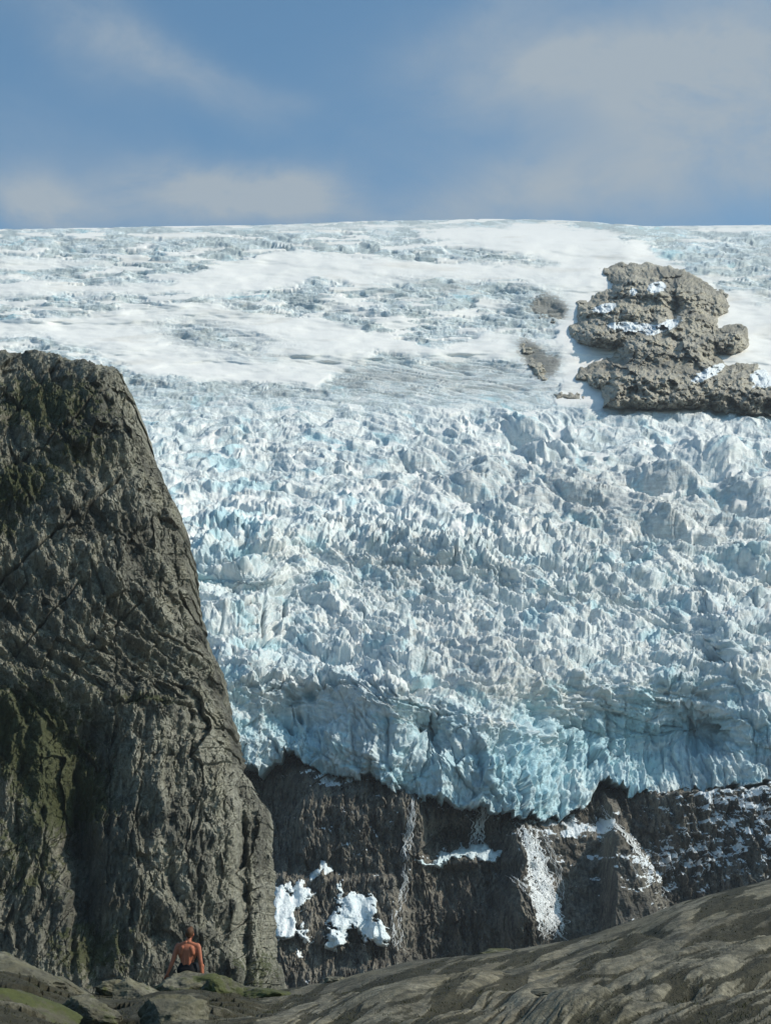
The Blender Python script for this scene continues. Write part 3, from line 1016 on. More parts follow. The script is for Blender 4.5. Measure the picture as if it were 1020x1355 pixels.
waterfall('waterfall', [([(545, 1052), (545, 1080), (540, 1110), (535, 1142)], 7, 11, 0.8, 10),
                        ([(535, 1140), (540, 1165), (528, 1195), (525, 1225), (529, 1270)], 9, 12, 0.6, 10),
                        ([(540, 1160), (524, 1185), (518, 1215), (520, 1260)], 4, 4, 0.35, 3)],
          'leftmost thin waterfall slipping down dark rock beside the bright snow patch', 1)
waterfall('waterfall', [([(637, 1052), (640, 1075), (632, 1095), (626, 1122)], 12, 22, 0.95, 14)],
          'short waterfall dropping from the ice onto the pale blue ice heap', 2)
waterfall('waterfall', [([(688, 1082), (698, 1105), (708, 1135), (714, 1165), (724, 1200), (734, 1246)], 20, 36, 0.95, 26),
                        ([(700, 1085), (722, 1110), (738, 1150), (745, 1200)], 6, 10, 0.6, 6),
                        ([(672, 1158), (690, 1170), (706, 1185), (722, 1212), (734, 1244)], 9, 20, 1.0, 12)],
          'widest white waterfall fanning down rock under the lowest ice snout', 3)
waterfall('waterfall', [([(796, 1068), (812, 1088), (832, 1108), (852, 1140), (866, 1168), (880, 1196)], 8, 13, 1.0, 12),
                        ([(822, 1128), (838, 1150), (848, 1175)], 3, 4, 0.7, 3)],
          'thin slanting waterfall in the gully right of the smooth brown slab', 4)

# ------------------------------------------------------------------ big cliff on the left
CE = [(460, 165), (485, 152), (497, 165), (517, 182), (540, 188), (580, 204), (605, 214), (640, 232), (680, 238), (720, 246), (790, 258),
      (830, 274), (850, 285), (890, 292), (960, 304), (990, 311), (1015, 328), (1040, 345), (1070, 355), (1120, 357), (1200, 356),
      (1260, 358), (1310, 376), (1400, 420)]
CT = [(-400, 490), (-100, 474), (0, 468), (60, 468), (100, 478), (150, 485), (168, 500), (185, 520), (600, 560)]
n_face = 620
rows = int((1400 - 478) / 0.95)
vy = np.linspace(1400, 484, rows)
ce = smooth1(np.interp(vy, [c_[0] for c_ in CE], [c_[1] for c_ in CE]), 7)
ce = ce + 3.4 * fbm(vy / 18, vy * 0, 5, 901, gain=0.6) + 6.0 * (_h(np.floor((vy + 6 * fbm(vy / 20, vy * 0, 2, 904)) / 16.0), vy * 0, 8) - 0.5)
u1 = np.linspace(0, 1, n_face)
U, VY = np.meshgrid(u1, vy)
x6 = -180 + (ce[:, None] + 180) * U
tl = line_y(x6, CT)
tl = tl + 2.0 * fbm(x6 / 12, x6 * 0, 4, 903)
# rows bend to follow the top outline
k_ = (1400 - VY) / (1400 - 484)
y6 = 1400 - (1400 - tl) * k_
D6 = np.interp(y6, [460, 500, 560, 700, 900, 1100, 1300, 1400], [345, 325, 312, 303, 296, 290, 280, 274])
D6 = D6 + 0.11 * (x6 - 150) + 9 * sst(U, 0.86, 1.0) ** 1.5
D6 += 10 * (1 - sst(x6, -60, 130)) * 1.0
D6 -= 8 * blob(x6, y6, 230, 1130, 90, 190) 
D6 += 10 * blob(x6, y6, 105, 1130, 24, 130, -6) + 6 * blob(x6, y6, 120, 1000, 40, 60)
D6 += 7 * blob(x6, y6, 335, 1000, 16, 50) * 0 + 5 * blob(x6, y6, 320, 1180, 8, 140)
D6 -= 4 * blob(x6, y6, 155, 760, 18, 34)
D6 += 2.5 * sst(930 + 14 * fbm(x6 / 30, y6 / 90, 4, 905) - y6, 0, 12) * blob(x6, y6, 190, 900, 70, 60)
D6 += 9 * blob(x6, y6, 20, 500, 60, 50)
b6 = pt(x6, y6, D6)
u_, v_ = b6[..., 0], b6[..., 2]
lowv = sst(y6, 820, 960)                     # vertical fluting below, slanting blocks above
uu = u_ + 0.45 * v_ * (1 - lowv) * 0.6 + 1.3 * fbm(u_ / 9, v_ / 9, 3, 911)
vv = v_ - 0.25 * u_ * (1 - lowv) + 1.3 * fbm(u_ / 9, v_ / 9, 3, 912)
ka, ca, _ = cells(uu / 8.5, vv / 16, 921, 1.1)
kb, cb_, _ = cells(uu / 2.6, vv / 9, 922, 1.1)
kc, cc_, _ = cells(uu / 1.1, vv / 3.2, 923, 1.3)
kd = cells(uu / 0.5, vv / 1.1, 924, 1.4)[0]
ke = cells((uu + 0.5 * vv) / 5, (vv - 0.4 * uu) / 2.4, 928, 1.2)[0]
h6 = ka * 3.6 + kb * 0.5 + kc * 0.5 + kd * 0.45
h6 += 9.0 * facets(u_ + 0.35 * v_ * (1 - lowv), v_, 5.2, 940, 2.0, 0.12) + 3.0 * facets(u_, v_, 2.1, 950, 2.0, -0.15) + 0.9 * facets(u_, v_, 0.95, 960, 1.8, 0.3)
h6 += 1.2 * fbm(u_ / 6, v_ / 6, 6, 929, gain=0.55) - 0.8 * (1 - sst(cc_, 0, 0.06))
h6 += lowv * (1.1 * ridged(uu / 4.2, vv / 40, 3, 925) + 0.3 * ridged(uu / 1.6, vv / 14, 3, 926))
h6 += 1.0 * fbm(uu / 12, vv / 12, 4, 927)
for i_, (pl, dp, wd) in enumerate((([(150, 700), (158, 790), (150, 860), (156, 905)], 4, 1.6), ([(205, 560), (216, 690), (208, 800)], 3, 1.3),
                    ([(250, 930), (262, 1100), (257, 1290)], 5, 2.0), ([(318, 1050), (327, 1180), (322, 1300)], 5, 2.2),
                    ([(98, 1020), (104, 1150), (94, 1290)], 7, 3.5), ([(185, 950), (178, 1120), (190, 1290)], 4, 1.6),
                    ([(228, 700), (240, 830), (252, 900)], 4, 1.4), ([(140, 960), (146, 1060), (138, 1180)], 4, 1.8),
                    ([(290, 960), (296, 1100), (288, 1200)], 3, 1.4), ([(60, 1040), (52, 1200)], 5, 2.4))):
    yy_ = [q_[1] for q_ in pl]
    lx = np.interp(y6, yy_, [q_[0] for q_ in pl]) + 4 * fbm(y6 / 26, y6 * 0 + i_, 4, 970 + i_)
    h6 -= dp * np.exp(-((x6 - lx) / wd) ** 2) * sst(y6, yy_[0] - 15, yy_[0] + 10) * (1 - sst(y6, yy_[-1] - 20, yy_[-1] + 15)) * (0.6 + 0.5 * perlin(y6 / 17, y6 * 0, 980 + i_))
for i_, (pl, dp, wd) in enumerate((([(-40, 650), (60, 590), (140, 515)], 4, 2.2), ([(-20, 790), (80, 700), (160, 635)], 5, 2.6), ([(0, 560), (70, 500)], 4, 2.2),
                    ([(10, 880), (90, 790), (110, 770)], 4, 2.0), ([(150, 935), (200, 928), (255, 936)], 4, 2.0), ([(90, 905), (120, 850), (190, 800)], 3, 1.6))):
    xx_ = [q_[0] for q_ in pl]
    ly_ = np.interp(x6, xx_, [q_[1] for q_ in pl]) + 6 * fbm(x6 / 22, x6 * 0 + i_, 4, 990 + i_)
    h6 -= dp * np.exp(-((y6 - ly_) / wd) ** 2) * sst(x6, xx_[0] - 10, xx_[0] + 10) * (1 - sst(x6, xx_[-1] - 10, xx_[-1] + 10))
h6 *= 0.42 * (1 - 0.6 * sst(U, 0.965, 1.0))
h6 *= 1 - 0.5 * sst(k_, 0.975, 1.0)
P6 = b6 + np.array([0.30, -0.93, 0.20]) * h6[..., None]
N6 = normals(P6)
mossf = 1.25 * (0.55 * blob(x6, y6, 30, 970, 90, 70) + 0.50 * blob(x6, y6, 90, 1060, 60, 50) + 0.42 * blob(x6, y6, 20, 650, 70, 40, -15) \
    + 0.42 * blob(x6, y6, 60, 540, 80, 40) + 0.40 * blob(x6, y6, 120, 1260, 60, 40) + 0.35 * blob(x6, y6, 190, 930, 50, 8) \
    + 0.3 * blob(x6, y6, 340, 1290, 40, 40) + 0.3 * blob(x6, y6, 30, 1150, 60, 60) + 0.3 * blob(x6, y6, 0, 705, 40, 15) + 0.25 * blob(x6, y6, 120, 600, 60, 20))
mossf += 0.30 * np.clip(N6[..., 2] - 0.35, -0.3, 0.6) + 0.20
# turn the right flank and the top away from the viewer
nb = 40
side = np.zeros((rows, nb, 3))
e_ = P6[:, -1]
for i in range(nb):
    f_ = (i + 1) / nb
    side[:, i] = e_ + np.array([-30 * f_ ** 2 - 2 * f_, 170 * f_, -6 * f_])
side += (fbm(side[..., 1] / 9, side[..., 2] / 14, 4, 931) * 2.0 * np.linspace(0.2, 1, nb)[None, :])[..., None] * np.array([1, 0, 0.0])
Pc = np.concatenate([P6, side], 1)
mc_ = np.concatenate([mossf, np.repeat(mossf[:, -1:], nb, 1)], 1)
tb = 25
top = np.stack([Pc[-1] + np.array([-20 * (i + 1) / tb, 200.0 * (i + 1) / tb, -25.0 * ((i + 1) / tb) ** 1.5]) for i in range(tb)], 0)
Pc = np.concatenate([Pc, top], 0)
mc_ = np.concatenate([mc_, np.repeat(mc_[-1:], tb, 0)], 0)
g = grid_mesh('cliff', Pc, MAT['cliff'], {'moss': mc_}, smooth=False)
tag(g, kind='structure')

# ------------------------------------------------------------------ valley floor out to the horizon
xs = np.linspace(-9000, 9000, 90)
ys_ = np.concatenate([np.linspace(48, 650, 60), np.linspace(680, 12000, 20)])[::-1]
gx7, gy7 = np.meshgrid(xs, ys_)
gz7 = -95 + 6 * fbm(gx7 / 200, gy7 / 120, 4, 1001)
g = grid_mesh('ground', np.stack([gx7, gy7, gz7], -1)[::-1], MAT['ground'])
tag(g, kind='structure')

# ------------------------------------------------------------------ foreground slabs
FC = [(-900, 1225), (-300, 1258), (-60, 1268), (0, 1276), (40, 1284), (70, 1300), (110, 1314), (150, 1318), (200, 1310), (250, 1302), (300, 1306), (345, 1312),
      (392, 1306), (440, 1297), (500, 1282), (540, 1272), (600, 1266), (660, 1260), (750, 1244), (800, 1230), (850, 1214), (900, 1194),
      (960, 1178), (1020, 1164), (1100, 1146), (1300, 1118), (1700, 1085), (2100, 1070)]
n_r = 330
gx8 = np.concatenate([np.arange(-900, -120, 4.0), np.arange(-120, 1130, 0.95), np.arange(1130, 2100, 4.0)])
cr = smooth1(line_y(gx8, FC), 15) + 0 * gx8
crn = cr + 1.3 * fbm(gx8 / 22, gx8 * 0, 5, 1101)

v8 = np.linspace(0, 1, n_r)
x8, V8 = np.meshgrid(gx8, v8)
ybot = 1520.0
y8 = ybot + (cr[None, :] - ybot) * (1 - (1 - V8) ** 1.25)
Dc = smooth1(line_y(gx8, [(-300, 29), (0, 30), (250, 32), (400, 33), (700, 36), (1020, 39), (1300, 41), (2100, 44)]), 61)
# depth: ground seen from a standing eye, rising to the crest
zc = (px_dir(gx8, cr)[1]) * Dc
Db = 10.5
zb = px_dir(gx8, ybot + 0 * gx8)[1] * Db
# straight line in (y,z) from the near edge to the crest, rounded
tx = px_dir(x8, y8)[1]
m_ = (zc - zb)[None, :] / (Dc - Db)[None, :]
D8 = (zb[None, :] - m_ * Db) / (tx - m_)
D8 = np.clip(D8, 8, Dc[None, :] + 0.0)
b8 = pt(x8, y8, D8)
# grooves and ledges that climb to the right
GR = [((690, 1312), (800, 1280), (900, 1248), (1020, 1205), (1300, 1130), 0.30, 13),
      ((740, 1335), (800, 1320), (900, 1285), (1020, 1250), (1300, 1190), 0.38, 12),
      ((480, 1322), (600, 1300), (740, 1268), (860, 1240), (1020, 1190), 0.16, 8),
      ((330, 1345), (420, 1330), (560, 1310), (680, 1290), (760, 1275), 0.14, 7),
      ((560, 1350), (640, 1345), (760, 1346), (850, 1340), (1020, 1320), 0.20, 9),
      ((420, 1312), (520, 1300), (620, 1283), (720, 1262), (840, 1228), 0.10, 6)]
h8 = (crn - cr)[None, :] * -0.014 * sst(V8, 0.85, 1.0)
wob = 4 * fbm(x8 / 110, y8 / 60, 4, 1111)
for gr in GR:
    ly = line_y(x8, gr[:5]) + wob
    x0, x1 = gr[0][0], gr[4][0]
    win = sst(x8, x0 - 60, x0 + 30) * (1 - sst(x8, x1 - 20, x1 + 80))
    d = y8 - ly
    gd = gr[5] * 1.0
    h8 -= gd * win * np.where(d > 0, 1 - sst(d, 0, gr[6] * 0.5), 1 - sst(-d, 0, gr[6] * 2.6))
    h8 += gr[5] * 0.8 * win * np.where(d > 0, sst(d, gr[6] * 0.4, gr[6]) * (1 - sst(d, gr[6] * 1.5, gr[6] * 5)), 0)
ua, va = b8[..., 0], b8[..., 1]
sx = ua * 0.56 + va * 0.83
sy = -ua * 0.83 + va * 0.56
h8 += 0.02 * fbm(sx / 9.5, sy / 1.9, 3, 1121) + 0.002 * ridged(sx / 7.0, sy / 0.6, 4, 1122) + 0.015 * fbm(sx / .5, sy / .3, 5, 1129)
kx, cx_, _ = cells(sx / 4.5, sy / 0.9, 1123, 0.8)
ky, cy_, _ = cells(sx / 0.6, sy / 0.3, 1124, 1.1)
h8 += 0.0 * kx
lf = 1 - sst(x8, 300, 400)
sv = y8 + 0.36 * x8 + 4 * fbm(x8 / 170, y8 / 70, 2, 1131)
su = x8 - 0.3 * y8
jn = ridged(su / 210, sv / 17, 4, 1132)
joint = sst(jn, 0.75, 1.1) * (1 - lf)
grainf = fbm(su / 30, sv / 2.6, 5, 1133, gain=0.6)
h8 -= 0.025 * joint * sst(V8 * 0 + y8, 1150, 1250) + 0.006 * grainf * (1 - lf)
tw = sv / 21 + 0.6 * fbm(su / 260, sv / 90, 2, 1135)
h8 += 0.06 * (1 - lf) * (np.abs(2 * (tw - np.floor(tw)) - 1) ** 0.7 - 0.5) * (0.6 + 0.6 * fbm(su / 140, sv / 40, 2, 1136))
joint = np.maximum(joint, (1 - lf) * sst(1 - np.abs(2 * (tw - np.floor(tw)) - 1), 0.80, 0.97) * sst(fbm(su / 60, sv / 9, 4, 1137), -0.15, 0.25))
h8 += 0.005 * fbm(su / 25, sv / 7, 4, 1134)
kx, cx_, _ = cells(ua / 1.4, va / 1.2, 1125, 1.2)
h8 += lf * (0.10 * kx - 0.05 * (1 - sst(cx_, 0, 0.2)))
h8 *= 1 - 0.75 * sst(V8, 0.90, 1.0)
P8 = b8 + np.array([0, -0.3, 0.95]) * h8[..., None]
N8 = normals(P8)
moss8 = 0.20 + 0.30 * lf - 0.9 * np.clip(h8, -0.5, 0.3) + 0.35 * blob(x8, y8, 60, 1310, 90, 25) + 0.3 * blob(x8, y8, 560, 1345, 200, 14) + 0.2 * blob(x8, y8, 320, 1320, 50, 20)
moss8 += 0.60 * joint + 0.24 * np.clip(grainf, -0.5, 1) * (1 - lf) + 0.10 * lf
# far side drops away
nbk = 30
f_ = ((np.arange(nbk) + 1) / nbk)[:, None]
bk = np.zeros((nbk, len(gx8), 3))
bk[..., 0] = P8[-1][None, :, 0] * (1 + 0.3 * f_)
bk[..., 1] = P8[-1][None, :, 1] + 30 * f_
bk[..., 2] = P8[-1][None, :, 2] - 60 * f_ ** 1.3 - 4 * f_
Pg = np.concatenate([P8, bk], 0)
mg = np.concatenate([moss8, np.repeat(moss8[-1:], nbk, 0)], 0)
g = grid_mesh('rock_slabs', Pg, MAT['slab'], {'moss': mg})
tag(g, kind='structure')


def on_slab(x, y):
    j = int(np.argmin(np.abs(gx8 - x)))
    i = int(np.argmin(np.abs(y8[:, j] - y)))
    return Vector(P8[i, j].tolist())


# ------------------------------------------------------------------ boulders
def boulder(name, x, y, w_, h_, label, seed, moss=0.3, dep=0.9, D=None, light=False, tilt=0.0, sink=0.35, group=None):
    """w_, h_: size in metres of the boulder whose centre is seen at (x, y)"""
    if D is None:
        D = on_slab(x, y).y - 0.2
    if D > 25:
        D, w_, h_ = D * 1.13, w_ * 1.13, h_ * 1.13
    c_ = Vector(pt(np.float64(x), np.float64(y), D).tolist())
    bm = bmesh.new()
    bmesh.ops.create_icosphere(bm, subdivisions=5, radius=1)
    co = np.array([v.co[:] for v in bm.verts])
    rr = np.random.RandomState(seed)
    # cut the ball by random planes: worn angular stone
    r = np.full(len(co), 1.0)
    for k in range(16):
        n_ = rr.normal(size=3)
        n_ /= np.linalg.norm(n_)
        dd = rr.uniform(0.55, 0.9)
        dt = co @ n_
        r = np.where(dt > 0.2, np.minimum(r, dd / np.maximum(dt, 0.2)), r)
    p_ = co * r[:, None]
    a_ = fbm(p_[:, 0] * 1.5 + seed, p_[:, 1] * 1.5 + p_[:, 2], 5, seed)
    b_ = fbm(p_[:, 2] * 4 + seed, p_[:, 1] * 4 - p_[:, 0] * 4, 4, seed + 3)
    p_ = p_ * (1 + 0.07 * a_ + 0.035 * b_ + 0.10 * facets(p_[:, 0] + seed, p_[:, 2] + p_[:, 1], 0.45, seed, 1.0))[:, None]
    p_ = p_ * np.array([w_ / 2, w_ * dep / 2, h_ / 2]) / 0.80
    ca_, sa_ = math.cos(R(tilt)), math.sin(R(tilt))
    p_ = np.stack([p_[:, 0] * ca_ - p_[:, 2] * sa_, p_[:, 1], p_[:, 0] * sa_ + p_[:, 2] * ca_], 1)
    for v, q in zip(bm.verts, p_):
        v.co = q
    me = bpy.data.meshes.new(name)
    bm.to_mesh(me)
    bm.free()
    me.polygons.foreach_set('use_smooth', np.full(len(me.polygons), False))
    at = me.attributes.new('moss', 'FLOAT', 'POINT')
    at.data.foreach_set('value', (moss + 0.08 + 0.2 * a_).astype(np.float32))
    me.materials.append(MAT['boulder'])
    o = bpy.data.objects.new(name, me)
    o.location = c_
    link(o)
    return tag(o, label, 'boulder', group or 'boulders along the near crest')


K = 2085.0
boulder('boulder', 250, 1318, 1.5, 0.75, 'big lichened boulder the shirtless person sits on', 11, 0.34, D=27.6, dep=0.8)
boulder('boulder', 300, 1326, 0.95, 0.75, 'mossy angular boulder just right of the one under the person', 12, 0.5, D=27.0)
boulder('boulder', 185, 1326, 0.85, 0.6, 'pale weathered boulder left of the person beside a mossy gap', 13, 0.25, D=26.5)
boulder('boulder', 230, 1354, 1.0, 0.55, 'smooth round grey boulder at bottom edge below the person', 14, 0.1, D=22)
boulder('boulder', 115, 1345, 0.8, 0.45, 'low yellowish boulder with lichen near the bottom left', 15, 0.35, D=23)
boulder('boulder', 150, 1312, 0.5, 0.3, 'small grey boulder in the dip between crest and person', 16, 0.2, D=27.2)
boulder('boulder', 20, 1295, 1.7, 0.5, 'long pale slab boulder at the left edge of the crest', 17, 0.2, D=25.5, tilt=-18)
boulder('boulder', 85, 1308, 0.95, 0.35, 'narrow light boulder sloping down beside the left slab boulder', 18, 0.2, D=26, tilt=-22)
boulder('boulder', 30, 1345, 1.6, 0.6, 'dark mossy boulder in the bottom left corner', 19, 0.5, D=21.5, tilt=-15)
boulder('boulder', 350, 1320, 1.0, 0.35, 'flat mossy boulder where the long slab begins', 20, 0.45, D=27)
boulder('boulder', 443, 1297, 0.34, 0.13, 'small yellowish stone perched on the crest below the thin left waterfall', 21, 0.1, D=29.3)
boulder('boulder', 985, 1342, 0.62, 0.26, 'pale boulder at the bottom right corner', 22, 0.15, D=19.0)
boulder('boulder', 728, 1322, 0.7, 0.22, 'yellowish worn stone in the groove at bottom centre right', 23, 0.15, D=21.6)
boulder('boulder', 812, 1322, 0.5, 0.2, 'mossy stone wedged in the long groove of the slab', 24, 0.55, D=22.5)
boulder('boulder', 665, 1262, 0.9, 0.16, 'flat rock scab on the slab crest below the widest waterfall', 25, 0.3, D=32)


# ------------------------------------------------------------------ the person
SEAT = pt(np.float64(248), np.float64(1290), 31.3)


def capsule_mesh(bm, a, b_, ra, rb, flat=(1, 1, 1), n=14):
    """tapered capsule from a to b; flat scales the cross section in x, y, z"""
    a = Vector(a)
    b_ = Vector(b_)
    ax = (b_ - a)
    L = max(ax.length, 1e-4)
    q = Vector((0, 0, 1)).rotation_difference(ax.normalized()) if ax.length > 1e-4 else Matrix.Identity(3).to_quaternion()
    prof = []
    for i in range(7):
        th = math.pi / 2 * (1 - i / 6)
        prof.append((-ra * math.sin(th), ra * math.cos(th)))
    for i in range(7):
        th = math.pi / 2 * i / 6
        prof.append((L + rb * math.sin(th), rb * math.cos(th)))
    rings = []
    for z, r in prof:
        ring = []
        for k in range(n):
            t_ = 2 * math.pi * k / n
            v = q @ Vector((max(r, 1e-4) * math.cos(t_), max(r, 1e-4) * math.sin(t_), z))
            v = Vector((v.x * flat[0], v.y * flat[1], v.z * flat[2])) if flat != (1, 1, 1) else v
            ring.append(bm.verts.new(a + v))
        rings.append(ring)
    for r0, r1 in zip(rings, rings[1:]):
        for k in range(n):
            bm.faces.new((r0[k], r0[(k + 1) % n], r1[(k + 1) % n], r1[k]))
    bm.faces.new(rings[0][::-1])
    bm.faces.new(rings[-1])


def finish(bm, name, mat, parent, voxel=0.012, sm=6):
    me = bpy.data.meshes.new(name)
    bm.to_mesh(me)
    bm.free()
    me.materials.append(mat)
    o = bpy.data.objects.new(name, me)
    link(o, parent)
    r = o.modifiers.new('fuse', 'REMESH')
    r.mode = 'VOXEL'
    r.voxel_size = voxel
    r.use_smooth_shade = True
    s_ = o.modifiers.new('relax', 'SMOOTH')
    s_.factor = 0.6
    s_.iterations = sm
    return o


person = bpy.data.objects.new('person', None)
link(person)
person.location = SEAT.tolist()
person.rotation_euler = (0, 0, R(-6))
person.empty_display_size = 0.3
tag(person, 'shirtless person in black shorts sitting on a boulder facing the glacier, leaning on both hands', 'person')
skin = flat_mat('tanned skin', (0.36, 0.125, 0.070), 0.55, 0.12, 14, 0.08)
hairm = flat_mat('brown hair', (0.085, 0.040, 0.02), 0.7, 0.4, 60)
shortm = flat_mat('black shorts', (0.010, 0.010, 0.012), 0.85, 0.3, 40)

bm = bmesh.new()
# +y is the way the person faces (away from the camera); origin on the seat
C_ = capsule_mesh
C_(bm, (-.07, 0, .10), (.07, 0, .10), .115, .115)                      # pelvis
C_(bm, (0, .01, .12), (0, -.01, .30), .125, .115, (1.12, .85, 1))        # waist
C_(bm, (0, -.01, .30), (0, -.01, .46), .118, .140, (1.22, .85, 1))       # ribs
C_(bm, (-.075, -.005, .47), (.075, -.005, .47), .105, .105, (1, .95, 1))  # upper chest
C_(bm, (-.165, -.01, .535), (.165, -.01, .535), .058, .058)           # shoulder girdle
for s_ in (-1, 1):
    C_(bm, (s_ * .045, -.075, .20), (s_ * .04, -.085, .44), .034, .036)  # muscles beside the spine
    C_(bm, (s_ * .115, -.075, .40), (s_ * .085, -.085, .50), .040, .046)  # shoulder blades
    C_(bm, (s_ * .03, -.04, .60), (s_ * .16, -.02, .545), .036, .045)    # slope of the neck
    C_(bm, (s_ * .135, -.02, .34), (s_ * .165, -.02, .48), .035, .05)     # side of the back
    C_(bm, (s_ * .185, -.005, .53), (s_ * .195, -.01, .50), .062, .058)  # shoulder
C_(bm, (0, -.005, .54), (.01, .015, .65), .060, .055)                    # neck
hc = Vector((.022, .03, .755))
C_(bm, hc + Vector((0, -.018, .02)), hc + Vector((0, .018, .02)), .083, .080, (.93, 1, 1.08))  # skull
C_(bm, hc + Vector((0, .03, -.04)), hc + Vector((.006, .065, -.075)), .058, .032)    # jaw and chin
C_(bm, hc + Vector((.003, .095, -.005)), hc + Vector((.004, .108, -.025)), .010, .014)  # nose
C_(bm, hc + Vector((-.02, .088, -.058)), hc + Vector((.026, .088, -.058)), .009, .009)  # mouth
for s_ in (-1, 1):
    C_(bm, hc + Vector((s_ * .078, .0, .0)), hc + Vector((s_ * .086, -.008, -.03)), .017, .010, (.6, 1, 1.2))  # ears
    C_(bm, hc + Vector((s_ * .032, .080, .012)), hc + Vector((s_ * .034, .082, .012)), .014, .014)  # eyes
# arms: left one out to the side and lower, right one straight beside the hip
arms = {
    -1: ((-.205, -.01, .505), (-.285, -.05, .235), (-.375, -.07, .005), (-.405, -.03, -.055)),
    1: ((.205, -.01, .505), (.262, -.05, .265), (.290, -.04, .045), (.300, .0, -.005)),
}
for s_, (sh, el, wr, kn) in arms.items():
    sh, el, wr, kn = map(Vector, (sh, el, wr, kn))
    C_(bm, sh, el, .056, .040)
    C_(bm, sh.lerp(el, .25), sh.lerp(el, .6), .052, .046)
    C_(bm, el, wr, .042, .026)
    C_(bm, el.lerp(wr, .12), el.lerp(wr, .4), .044, .038)
    C_(bm, wr, kn, .027, .034, (1.1, 1.0, .8))                          # palm
    f0 = (kn - wr).normalized()
    for k, ln in enumerate((.070, .080, .075, .058)):                    # four fingers, spread on the rock
        base = kn + Vector(((k - 1.5) * .020, .010, -.004))
        d1 = Vector(((k - 1.5) * .25, 1.0, -.35)).normalized()
        mid_ = base + d1 * ln * .55
        C_(bm, base, mid_, .0105, .0095)
        C_(bm, mid_, mid_ + (d1 + Vector((0, 0, -.7))).normalized() * ln * .5, .0095, .008)
    tb_ = wr.lerp(kn, .45) + Vector((-s_ * .022, .01, 0))                # thumb off the side of the palm
    tm_ = tb_ + Vector((-s_ * .035, .025, -.012))
    C_(bm, tb_, tm_, .014, .012)
    C_(bm, tm_, tm_ + Vector((-s_ * .010, .028, -.012)), .012, .009)
# legs, bent over the far side of the boulder
for s_ in (-1, 1):
    hp, kn_, an_ = Vector((s_ * .09, .04, .09)), Vector((s_ * .17, .46, .13)), Vector((s_ * .15, .60, -.29))
    C_(bm, hp, kn_, .088, .058)
    C_(bm, kn_, an_, .056, .036)
    C_(bm, kn_.lerp(an_, .2) + Vector((0, -.015, 0)), kn_.lerp(an_, .45), .054, .045)
    C_(bm, an_ + Vector((0, -.02, -.03)), an_ + Vector((s_ * .02, .16, -.06)), .036, .030, (1.1, 1, .8))
    for k in range(5):
        tbs = an_ + Vector((s_ * .02 + (k - 2) * .018, .175, -.065))
        C_(bm, tbs, tbs + Vector((0, .03, -.004)), .011, .009)
body = finish(bm, 'body', skin, person, 0.0085, 5)

bm = bmesh.new()
C_(bm, hc + Vector((0, -.030, .028)), hc + Vector((0, .010, .042)), .088, .084, (.94, 1, 1.06))
C_(bm, hc + Vector((0, -.055, -.030)), hc + Vector((0, -.030, .02)), .050, .070)
C_(bm, hc + Vector((-.01, .05, .09)), hc + Vector((.02, .02, .105)), .035, .04)
rnd = random.Random(3)
for k in range(60):
    th = rnd.uniform(0, 2 * math.pi)
    ph = rnd.uniform(0.1, 1.7)
    n_ = Vector((math.sin(ph) * math.cos(th) * .95, math.sin(ph) * math.sin(th), math.cos(ph)))
    if n_.y > 0.4 and n_.z < 0.5:
        continue
    p0 = hc + Vector((0, -.012, .03)) + n_ * .082
    C_(bm, p0, p0 + (n_ * .35 + Vector((rnd.uniform(-.6, .6), .3, -.3))) * .03, .012, .006, n=8)
finish(bm, 'hair', hairm, person, 0.0075, 3)

bm = bmesh.new()
C_(bm, (-.075, 0, .085), (.075, 0, .085), .128, .128)
C_(bm, (-.05, 0, .15), (.05, 0, .15), .112, .112, (1.08, 1, 1))
for s_ in (-1, 1):
    C_(bm, (s_ * .09, .04, .09), (s_ * .145, .32, .12), .108, .095)
C_(bm, (-.08, 0, .205), (.08, 0, .205), .020, .020, (1.4, 4.6, 1))
finish(bm, 'shorts', shortm, person, 0.012, 4)

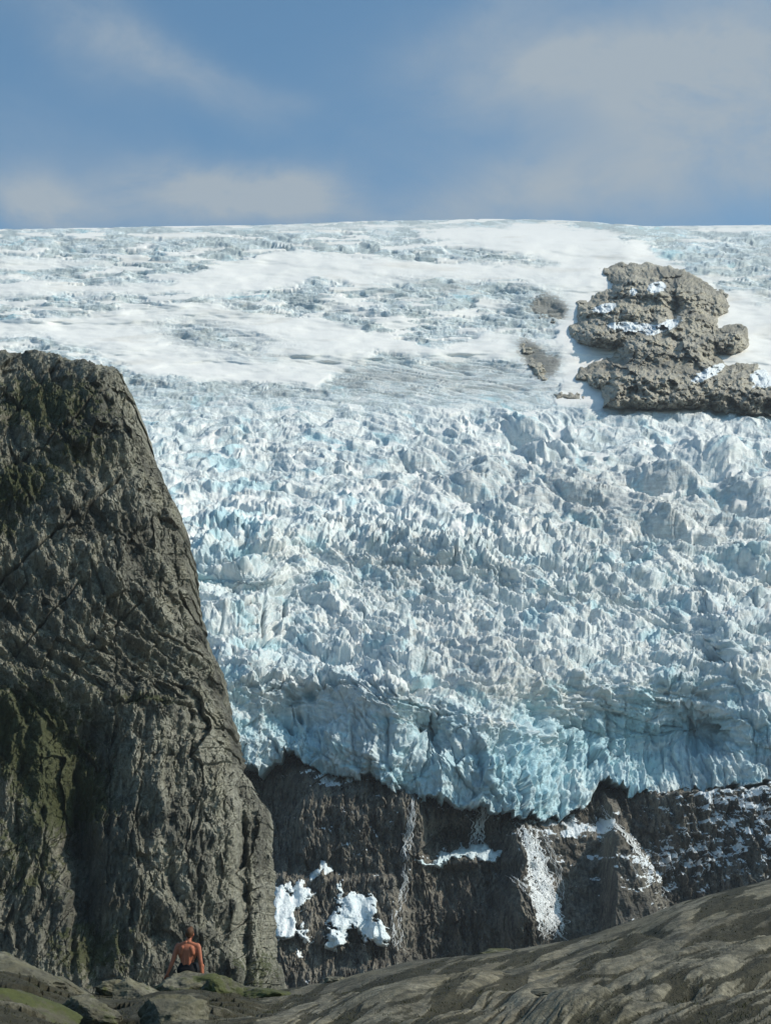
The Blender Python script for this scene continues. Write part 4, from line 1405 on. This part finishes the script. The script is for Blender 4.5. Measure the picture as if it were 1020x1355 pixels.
# ------------------------------------------------------------------ grass and moss tufts in the joints of the rock
rng = np.random.RandomState(5)
gm, gt, gb = material('alpine grass')
gn = gt.noise(geo_pos(gt), 1.5, 4, 0.6)
gt.put(gb.inputs['Base Color'], gt.mix(gn, (0.022, 0.026, 0.009), (0.07, 0.066, 0.024)))
gb.inputs['Roughness'].default_value = 0.8
verts, faces = [], []
prob = np.clip(moss8 - 0.42, 0, 1)
cnt = 0
ii_, jj_ = np.where((prob > 0.02) & (y8 < 1400) & (V8 < 0.97))
sel = rng.choice(len(ii_), 5000, p=(prob[ii_, jj_] / prob[ii_, jj_].sum()))
for q in sel:
    p0 = P8[ii_[q], jj_[q]]
    hgt = rng.uniform(0.02, 0.05)
    for k in range(5):
        a = rng.uniform(0, 2 * math.pi)
        o_ = np.array([rng.normal() * 0.04, rng.normal() * 0.04, -0.01])
        d_ = np.array([math.cos(a), math.sin(a), 0])
        ln = np.array([rng.normal() * 0.5, rng.normal() * 0.5, 1.0]) * hgt * rng.uniform(.6, 1.2)
        i0 = len(verts)
        verts += [p0 + o_ - d_ * .006, p0 + o_ + d_ * .006, p0 + o_ + ln * .6 + d_ * .004, p0 + o_ + ln]
        faces.append((i0, i0 + 1, i0 + 2, i0 + 3))
me = bpy.data.meshes.new('grass')
me.from_pydata([tuple(v) for v in verts], [], faces)
me.materials.append(gm)
o = bpy.data.objects.new('grass', me)
link(o)
tag(o, 'short dry grass growing in the joints of the near rock', 'grass', kind='stuff')
print('vertices', sum(len(o.data.vertices) for o in scene.objects if o.type == 'MESH'))

# ------------------------------------------------------------------ thin summer haze
hz = bpy.data.meshes.new('haze')
bm = bmesh.new()
bmesh.ops.create_cube(bm, size=1)
for v in bm.verts:
    v.co = Vector((v.co.x * 20400, v.co.y * 13500 + 6200, -110 if v.co.z < 0 else 1100))
bm.to_mesh(hz)
bm.free()
hm = bpy.data.materials.new('haze')
hm.use_nodes = True
hn = hm.node_tree.nodes
hn.remove(hn['Principled BSDF'])
pv = hn.new('ShaderNodeVolumePrincipled')
pv.inputs['Color'].default_value = (0.82, 0.9, 1.0, 1)
pv.inputs['Density'].default_value = 0.00005
hm.node_tree.links.new(pv.outputs[0], hn['Material Output'].inputs['Volume'])
hz.materials.append(hm)
tag(link(bpy.data.objects.new('haze', hz)), kind='stuff')
